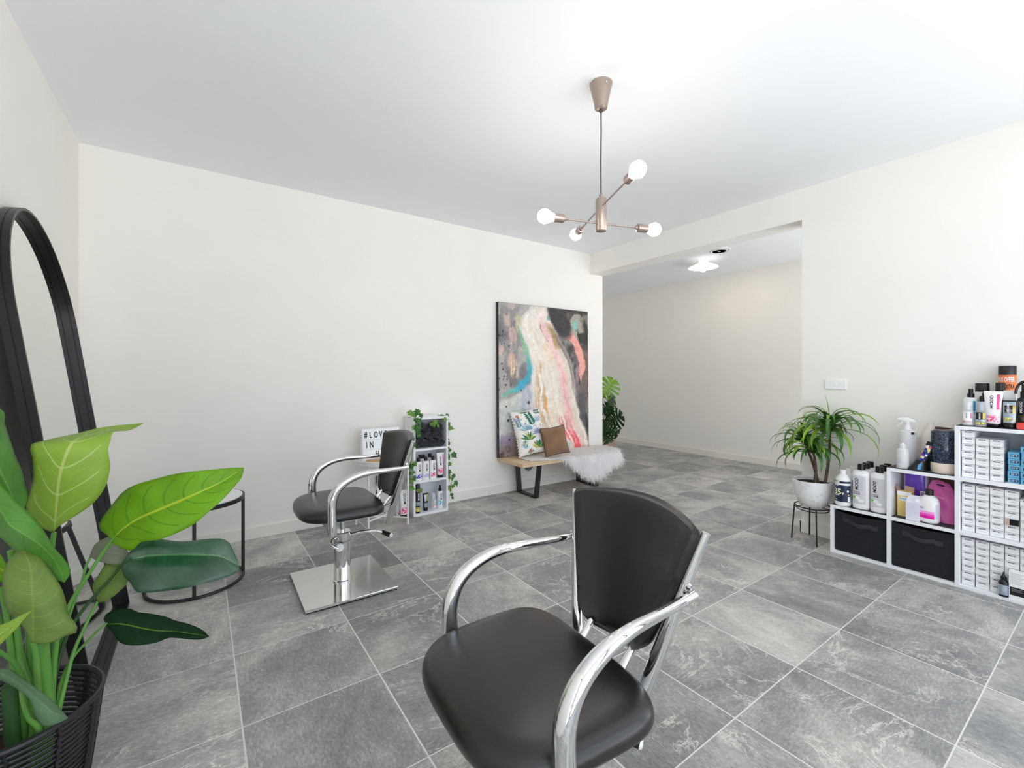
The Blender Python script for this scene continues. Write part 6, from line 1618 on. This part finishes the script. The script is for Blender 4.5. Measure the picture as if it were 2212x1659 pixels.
for i, ((px, py), tt, size, (a0, tilt, spin), mi) in enumerate(spots):
    c_ = at_t(px, py, tt) - mbase
    mb = monstera_leaf(size, i)
    toC = Vector((-FW[0], -FW[1], 0.25)).normalized()
    q = toC.to_track_quat('Z', 'Y').to_matrix() @ Matrix.Rotation(R(spin), 3, 'Z') @ Matrix.Rotation(R(tilt), 3, 'X')
    mb.xf(lambda p: q @ (p - Vector((0, 0.5 * size, 0))) + c_)
    lf = mb.build('leaf', m_mon if mi == 0 else m_mon2, mp, recalc=False)
    root = q @ Vector((0, -0.33 * size, 0)) + c_
    mb = MB(); mb.tube(resample([Vector((0.03 * math.cos(i * 2.1), 0.03 * math.sin(i * 2.1), 0.21)), Vector((root.x * 0.35, root.y * 0.35, 0.21 + (root.z - 0.21) * 0.6)), root], 12), [0.007 - 0.003 * k / 12 for k in range(13)], 6); mb.build('stalk', m_vine, mp)

# ---------------------------------------------------------------- large leafy plant in the black woven basket
BC = Vector((-0.407, 1.694, 0.0)); BR, BHt = 0.177, 0.36
bp_ = thing('leafy_plant', 'large green broad-leaved plant in a black woven wire basket in front of the mirror', 'plant', BC)
bk_ = MB()
def brad(z): return 0.126 + (BR - 0.126) * (z / BHt) ** 0.8
m_rattan = M('black_rattan', (30, 29, 33), 0.4, var=0.15)
nr_ = 26
for k in range(nr_): bk_.ring((0, 0, 0.008 + k * (BHt - 0.012) / (nr_ - 1)), brad(0.008 + k * (BHt - 0.012) / (nr_ - 1)), 0.0042, 64, 6)
basket = bk_.build('basket', m_rattan, bp_)
mb = MB(); mb.ring((0, 0, BHt), BR + 0.001, 0.0078, 72, 8); mb.build('rim', m_rattan, basket)
for k in range(12):
    a = 2 * PI * k / 12 + 0.2
    mb = MB()
    for s in (-1, 1):
        mb.tube([(( brad(z) + s * 0.005) * math.cos(a + s * 0.012 * math.cos(i * PI)), (brad(z) + s * 0.005) * math.sin(a + s * 0.012 * math.cos(i * PI)), z) for i, z in enumerate([BHt * j / 26 for j in range(27)])], 0.0034, 6)
    mb.build('upright', m_rattan, basket)
mb = MB(); mb.lathe([(0, 0), (0.125, 0), (0.125, 0.012), (0, 0.012)], 40); mb.build('base_disc', m_rattan, basket)
mb = MB(); mb.lathe([(0, 0.0125), (0.10, 0.0125), (0.138, 0.235), (0.134, 0.24), (0.13, 0.225), (0, 0.22)], 40); inner = mb.build('nursery_pot', m_black, bp_)
mb = MB(); mb.lathe([(0, 0.236), (0.1305, 0.232), (0.1305, 0.226), (0, 0.222)], 32); mb.build('soil', M('bark_soil', (52, 36, 28), 0.95, var=0.5, vscale=50, bump=0.9, bscale=70), bp_)

LM = {
    'lime': M_leaf('leaf_lime', (146, 180, 66), (198, 210, 130), 0.42, 0.26, 7.0, 0.75, 0.10, spec=0.3),
    'bright': M_leaf('leaf_bright', (112, 166, 20), (60, 120, 14), 0.34, 0.22, 8.0, 0.75, 0.22, midc=(190, 206, 60), spec=0.3),
    'deep': M_leaf('leaf_deep', (30, 78, 48), (20, 56, 36), 0.15, 0.04, 12.0, 0.5, 0.4, midc=(112, 160, 104), spec=0.8),
    'dark': M_leaf('leaf_dark', (10, 44, 16), (6, 28, 10), 0.5, 0.02, 11.0, 0.6, 0.2, midc=(110, 146, 30), spec=0.15),
    'olive': M_leaf('leaf_olive', (112, 136, 66), (150, 164, 70), 0.5, 0.2, 9.0, 0.55, 0.2, spec=0.3),
    'mid': M_leaf('leaf_mid', (82, 138, 50), (50, 104, 36), 0.36, 0.2, 8.0, 0.45, 0.25, midc=(130, 176, 90), spec=0.35),
    'back': M_leaf('leaf_grey_back', (132, 138, 118), (176, 176, 160), 0.6, 0.15, 10.0, 0.3, 0.1),
    'sage': M_leaf('leaf_sage', (92, 128, 92), (130, 160, 120), 0.5, 0.18, 10.0, 0.35, 0.16),
}
def leaf3(mat, A, Mid, B, n=22, bulge=0.10, wav=0.0, seed=0, solid=0.0016):
    """leaf lofted between an edge, the midrib and the other edge; each list holds (px, py, distance)"""
    a = resample([at_t(*p) - BC for p in A], n); m_ = resample([at_t(*p) - BC for p in Mid], n); b = resample([at_t(*p) - BC for p in B], n)
    rows = []
    nh = 6
    for i in range(n + 1):
        f = i / n
        w1, w2 = (a[i] - m_[i]), (b[i] - m_[i])
        nrm = Vector((-FW[0], -FW[1], 0.2)).normalized()
        r_ = []
        for j in range(nh, 0, -1):
            t_ = j / nh
            r_.append(m_[i] + w1 * t_ + nrm * (bulge * w1.length * math.sin(PI * t_) + wav * math.sin(f * 19 + seed) * t_ ** 2 * w1.length))
        r_.append(m_[i])
        for j in range(1, nh + 1):
            t_ = j / nh
            r_.append(m_[i] + w2 * t_ + nrm * (bulge * w2.length * math.sin(PI * t_) + wav * math.sin(f * 17 + seed + 2) * t_ ** 2 * w2.length))
        rows.append(r_)
    mb = MB(); add_rows(mb, rows)
    return mb.build('leaf', LM[mat], bp_, recalc=False, solid=solid)
def stem(pts, r0, r1, mat=None):
    W_ = [at_t(*p) - BC for p in pts]
    e_ = W_[-1]
    if e_.z < 0.45:
        rr = math.hypot(e_.x, e_.y); kk = min(0.85, 0.10 / max(rr, 1e-4))
        W_.append(Vector((e_.x * kk, e_.y * kk, 0.228)))
    P_ = resample(W_, 24)
    mb = MB(); mb.tube(P_, [r0 + (r1 - r0) * k / 24 for k in range(25)], 10); return mb.build('stem', mat or m_stem, bp_)
m_stem = M('stem_green', (92, 146, 62), 0.3, var=0.12)
m_stem2 = M('stem_dark', (40, 74, 34), 0.45, var=0.2)
# L1: upright lime leaf with folded-over tip
leaf3('lime', [(112, 1149, 1.16), (88, 1138, 1.15), (66, 1114, 1.14), (57, 1096, 1.13), (66, 1064, 1.125), (72, 1035, 1.12), (71, 992, 1.115), (67, 962, 1.12), (100, 951, 1.17), (160, 938, 1.24), (225, 923, 1.31), (310, 914, 1.40)],
      [(117, 1151, 1.16), (121, 1110, 1.15), (124, 1068, 1.14), (129, 1027, 1.13), (137, 997, 1.13), (149, 969, 1.135), (163, 951, 1.16), (190, 941, 1.22), (230, 931, 1.29), (268, 922, 1.35), (310, 914, 1.40)],
      [(121, 1140, 1.16), (160, 1116, 1.17), (200, 1088, 1.18), (225, 1056, 1.185), (236, 1022, 1.19), (237, 997, 1.19), (233, 971, 1.185), (239, 950, 1.195), (245, 933, 1.22), (275, 930, 1.31), (292, 924, 1.36), (310, 914, 1.40)], n=34, bulge=0.06)
stem([(117, 1151, 1.16), (112, 1190, 1.165), (108, 1300, 1.17), (102, 1420, 1.16), (98, 1530, 1.15)], 0.0052, 0.009)
# L2: bright leaf reaching to the side table
leaf3('bright', [(238, 1158, 1.24), (221, 1146, 1.235), (218, 1132, 1.235), (243, 1083, 1.245), (273, 1058, 1.26), (337, 1034, 1.28), (387, 1022, 1.30), (456, 1015, 1.33), (494, 1011, 1.35), (527, 1010, 1.37)],
      [(240, 1168, 1.24), (268, 1141, 1.24), (299, 1121, 1.25), (337, 1104, 1.26), (375, 1088, 1.275), (410, 1073, 1.29), (441, 1059, 1.31), (481, 1040, 1.335), (527, 1010, 1.37)],
      [(243, 1173, 1.235), (256, 1180, 1.23), (279, 1190, 1.225), (304, 1171, 1.225), (354, 1163, 1.235), (405, 1139, 1.255), (451, 1106, 1.285), (479, 1083, 1.31), (504, 1053, 1.335), (522, 1030, 1.36), (527, 1010, 1.37)], n=30, bulge=0.09, wav=0.10)
stem([(250, 1160, 1.24), (228, 1185, 1.235), (192, 1240, 1.22), (152, 1303, 1.20), (127, 1372, 1.18), (111, 1440, 1.16), (100, 1530, 1.15)], 0.0042, 0.007)
# L3: deep green glossy leaf
leaf3('deep', [(264, 1217, 1.24), (272, 1205, 1.24), (284, 1188, 1.25), (304, 1164, 1.275), (327, 1160, 1.285), (392, 1170, 1.31), (448, 1164, 1.335), (486, 1165, 1.35), (501, 1187, 1.35), (514, 1213, 1.345), (517, 1226, 1.34)],
      [(263, 1221, 1.235), (284, 1208, 1.24), (316, 1201, 1.255), (367, 1197, 1.275), (430, 1197, 1.30), (481, 1203, 1.32), (517, 1226, 1.34)],
      [(264, 1225, 1.23), (266, 1245, 1.215), (284, 1263, 1.205), (306, 1278, 1.20), (367, 1277, 1.215), (430, 1263, 1.245), (480, 1250, 1.275), (512, 1236, 1.31), (517, 1226, 1.34)], n=28, bulge=0.14, wav=0.09, seed=1)
stem([(285, 1208, 1.24), (262, 1222, 1.235), (235, 1255, 1.225), (203, 1288, 1.21), (162, 1341, 1.19), (135, 1400, 1.175), (105, 1530, 1.15)], 0.0036, 0.006, m_stem2)
# L4: grey back of a leaf
leaf3('back', [(194, 1201, 1.27), (204, 1178, 1.27), (222, 1165, 1.27), (240, 1160, 1.275), (262, 1176, 1.28), (278, 1193, 1.285)],
      [(194, 1202, 1.265), (222, 1194, 1.26), (250, 1195, 1.265), (278, 1200, 1.285)],
      [(194, 1203, 1.26), (213, 1212, 1.25), (243, 1220, 1.25), (262, 1219, 1.26), (276, 1208, 1.28), (278, 1200, 1.285)], n=16)
stem([(196, 1202, 1.265), (186, 1222, 1.25), (176, 1260, 1.23), (150, 1330, 1.20), (118, 1440, 1.17), (104, 1530, 1.15)], 0.003, 0.0055)
# L5: olive leaf pointing up
leaf3('olive', [(213, 1301, 1.22), (202, 1280, 1.225), (201, 1262, 1.23), (211, 1246, 1.24), (228, 1219, 1.255), (246, 1210, 1.265), (266, 1219, 1.275)],
      [(211, 1297, 1.22), (222, 1275, 1.225), (240, 1250, 1.24), (266, 1219, 1.275)],
      [(216, 1302, 1.22), (241, 1291, 1.225), (263, 1273, 1.235), (276, 1257, 1.245), (278, 1240, 1.26), (266, 1219, 1.275)], n=16, bulge=0.1)
stem([(211, 1299, 1.22), (195, 1330, 1.21), (177, 1367, 1.195), (157, 1415, 1.18), (137, 1493, 1.16), (125, 1545, 1.15)], 0.0034, 0.0065)
# L6: very dark low leaf
leaf3('dark', [(229, 1346, 1.24), (225, 1339, 1.24), (229, 1328, 1.245), (246, 1318, 1.255), (281, 1316, 1.27), (294, 1322, 1.275), (329, 1325, 1.29), (360, 1334, 1.305), (375, 1340, 1.31), (405, 1346, 1.325), (435, 1360, 1.34), (452, 1375, 1.35)],
      [(230, 1348, 1.235), (266, 1348, 1.245), (329, 1361, 1.27), (392, 1366, 1.305), (452, 1375, 1.35)],
      [(231, 1351, 1.235), (243, 1367, 1.23), (253, 1384, 1.225), (271, 1392, 1.225), (311, 1393, 1.24), (342, 1387, 1.26), (370, 1377, 1.275), (428, 1382, 1.32), (452, 1375, 1.35)], n=24, bulge=0.07, wav=0.08)
stem([(232, 1346, 1.235), (214, 1360, 1.225), (192, 1382, 1.215), (154, 1425, 1.19), (130, 1480, 1.17), (122, 1545, 1.15)], 0.0028, 0.006)
# L7: leaf mostly outside the frame
leaf3('mid', [(36, 1112, 1.08), (-40, 1070, 1.05), (-85, 980, 1.03), (-95, 900, 1.03), (-60, 845, 1.05)],
      [(46, 1108, 1.09), (12, 1040, 1.07), (-18, 970, 1.06), (-42, 900, 1.05), (-60, 845, 1.05)],
      [(54, 1098, 1.10), (61, 1070, 1.11), (54, 1050, 1.11), (48, 1020, 1.115), (33, 985, 1.115), (18, 941, 1.12), (9, 912, 1.12), (11, 896, 1.11), (2, 884, 1.10), (-25, 868, 1.08), (-60, 845, 1.05)], n=26, bulge=0.1)
stem([(46, 1108, 1.09), (60, 1200, 1.12), (62, 1330, 1.15), (64, 1440, 1.15), (66, 1540, 1.14)], 0.005, 0.009)
# L8: long folded leaf drooping across
leaf3('mid', [(-110, 960, 0.98), (-50, 1000, 1.00), (0, 1045, 1.02), (33, 1078, 1.035), (66, 1113, 1.05), (94, 1146, 1.065), (116, 1182, 1.08), (134, 1202, 1.09), (151, 1229, 1.10), (148, 1246, 1.10), (139, 1258, 1.09)],
      [(-110, 1010, 0.96), (-50, 1060, 0.98), (0, 1101, 1.00), (18, 1131, 1.01), (46, 1151, 1.02), (76, 1169, 1.035), (101, 1189, 1.05), (120, 1212, 1.065), (132, 1238, 1.08), (139, 1258, 1.09)],
      [(-110, 1050, 1.00), (-50, 1110, 1.02), (0, 1160, 1.045), (30, 1190, 1.055), (60, 1215, 1.065), (90, 1238, 1.075), (115, 1250, 1.08), (139, 1258, 1.09)], n=28, bulge=0.05, wav=0.02)
# L9: olive leaf facing the viewer
leaf3('olive', [(70, 1389, 1.04), (51, 1356, 1.03), (25, 1330, 1.025), (6, 1290, 1.02), (8, 1245, 1.025), (22, 1204, 1.035), (48, 1185, 1.05)],
      [(73, 1390, 1.04), (71, 1341, 1.035), (71, 1291, 1.03), (68, 1240, 1.03), (61, 1208, 1.035), (48, 1185, 1.05)],
      [(76, 1389, 1.04), (101, 1389, 1.045), (124, 1384, 1.055), (142, 1372, 1.065), (162, 1369, 1.075), (167, 1351, 1.08), (149, 1324, 1.08), (142, 1303, 1.08), (127, 1260, 1.075), (99, 1217, 1.06), (76, 1193, 1.055), (48, 1185, 1.05)], n=26, bulge=0.10, wav=0.03)
stem([(73, 1388, 1.04), (78, 1420, 1.06), (83, 1493, 1.10), (86, 1560, 1.12)], 0.0052, 0.0085)
# L10: narrow leaf at the frame edge
leaf3('lime', [(71, 1318, 1.0), (48, 1328, 0.99), (15, 1345, 0.98), (-30, 1362, 0.97), (-70, 1400, 0.97)], [(71, 1318, 1.0), (50, 1333, 0.99), (20, 1356, 0.98), (-30, 1392, 0.965), (-70, 1420, 0.96)], [(71, 1318, 1.0), (53, 1336, 0.99), (33, 1361, 0.98), (0, 1393, 0.97), (-30, 1425, 0.965), (-70, 1440, 0.96)], n=14)
# L11: sage leaf drooping over the basket rim
leaf3('sage', [(-40, 1450, 0.98), (0, 1444, 1.0), (20, 1446, 1.01), (38, 1458, 1.02), (84, 1491, 1.04), (111, 1511, 1.05), (129, 1531, 1.06), (147, 1551, 1.065)], [(-40, 1462, 0.97), (0, 1456, 0.99), (30, 1468, 1.0), (84, 1512, 1.025), (115, 1538, 1.04), (147, 1551, 1.065)],
      [(-40, 1474, 0.98), (0, 1469, 1.0), (38, 1488, 1.015), (51, 1498, 1.02), (68, 1513, 1.025), (76, 1544, 1.03), (96, 1569, 1.035), (129, 1561, 1.045), (147, 1551, 1.065)], n=20, bulge=0.12)
stem([(46, 1490, 1.02), (50, 1520, 1.035), (62, 1552, 1.06), (84, 1584, 1.09)], 0.004, 0.007)
# extra leaves further left and behind, mostly cut by the frame
leaf3('bright', [(20, 1230, 1.12), (-10, 1180, 1.12), (-60, 1120, 1.12), (-120, 1100, 1.13)], [(24, 1240, 1.12), (-30, 1210, 1.11), (-80, 1170, 1.11), (-120, 1100, 1.13)], [(20, 1252, 1.12), (-40, 1260, 1.1), (-100, 1210, 1.1), (-120, 1100, 1.13)], n=14)
leaf3('mid', [(8, 1345, 1.10), (-10, 1300, 1.10), (-50, 1250, 1.10), (-100, 1230, 1.10)], [(8, 1350, 1.10), (-30, 1330, 1.09), (-70, 1290, 1.09), (-100, 1230, 1.10)], [(5, 1358, 1.10), (-50, 1370, 1.08), (-95, 1320, 1.08), (-100, 1230, 1.10)], n=14)
# thick stems
stem([(94, 1392, 1.12), (97, 1440, 1.13), (104, 1520, 1.14), (108, 1570, 1.14)], 0.011, 0.018)
stem([(124, 1372, 1.15), (118, 1420, 1.15), (112, 1500, 1.15), (110, 1560, 1.14)], 0.006, 0.009)
stem([(22, 1190, 1.08), (34, 1260, 1.10), (34, 1340, 1.12), (44, 1420, 1.13), (66, 1490, 1.13), (74, 1560, 1.13)], 0.006, 0.010)
stem([(2, 1270, 1.08), (14, 1330, 1.10), (26, 1420, 1.12), (40, 1500, 1.13), (52, 1560, 1.13)], 0.005, 0.010)
stem([(-6, 1405, 1.04), (25, 1427, 1.07), (46, 1460, 1.10), (56, 1520, 1.12), (70, 1570, 1.13)], 0.0045, 0.007)
stem([(20, 1480, 1.07), (24, 1540, 1.08), (28, 1600, 1.09), (34, 1640, 1.10)], 0.014, 0.017, m_stem2)
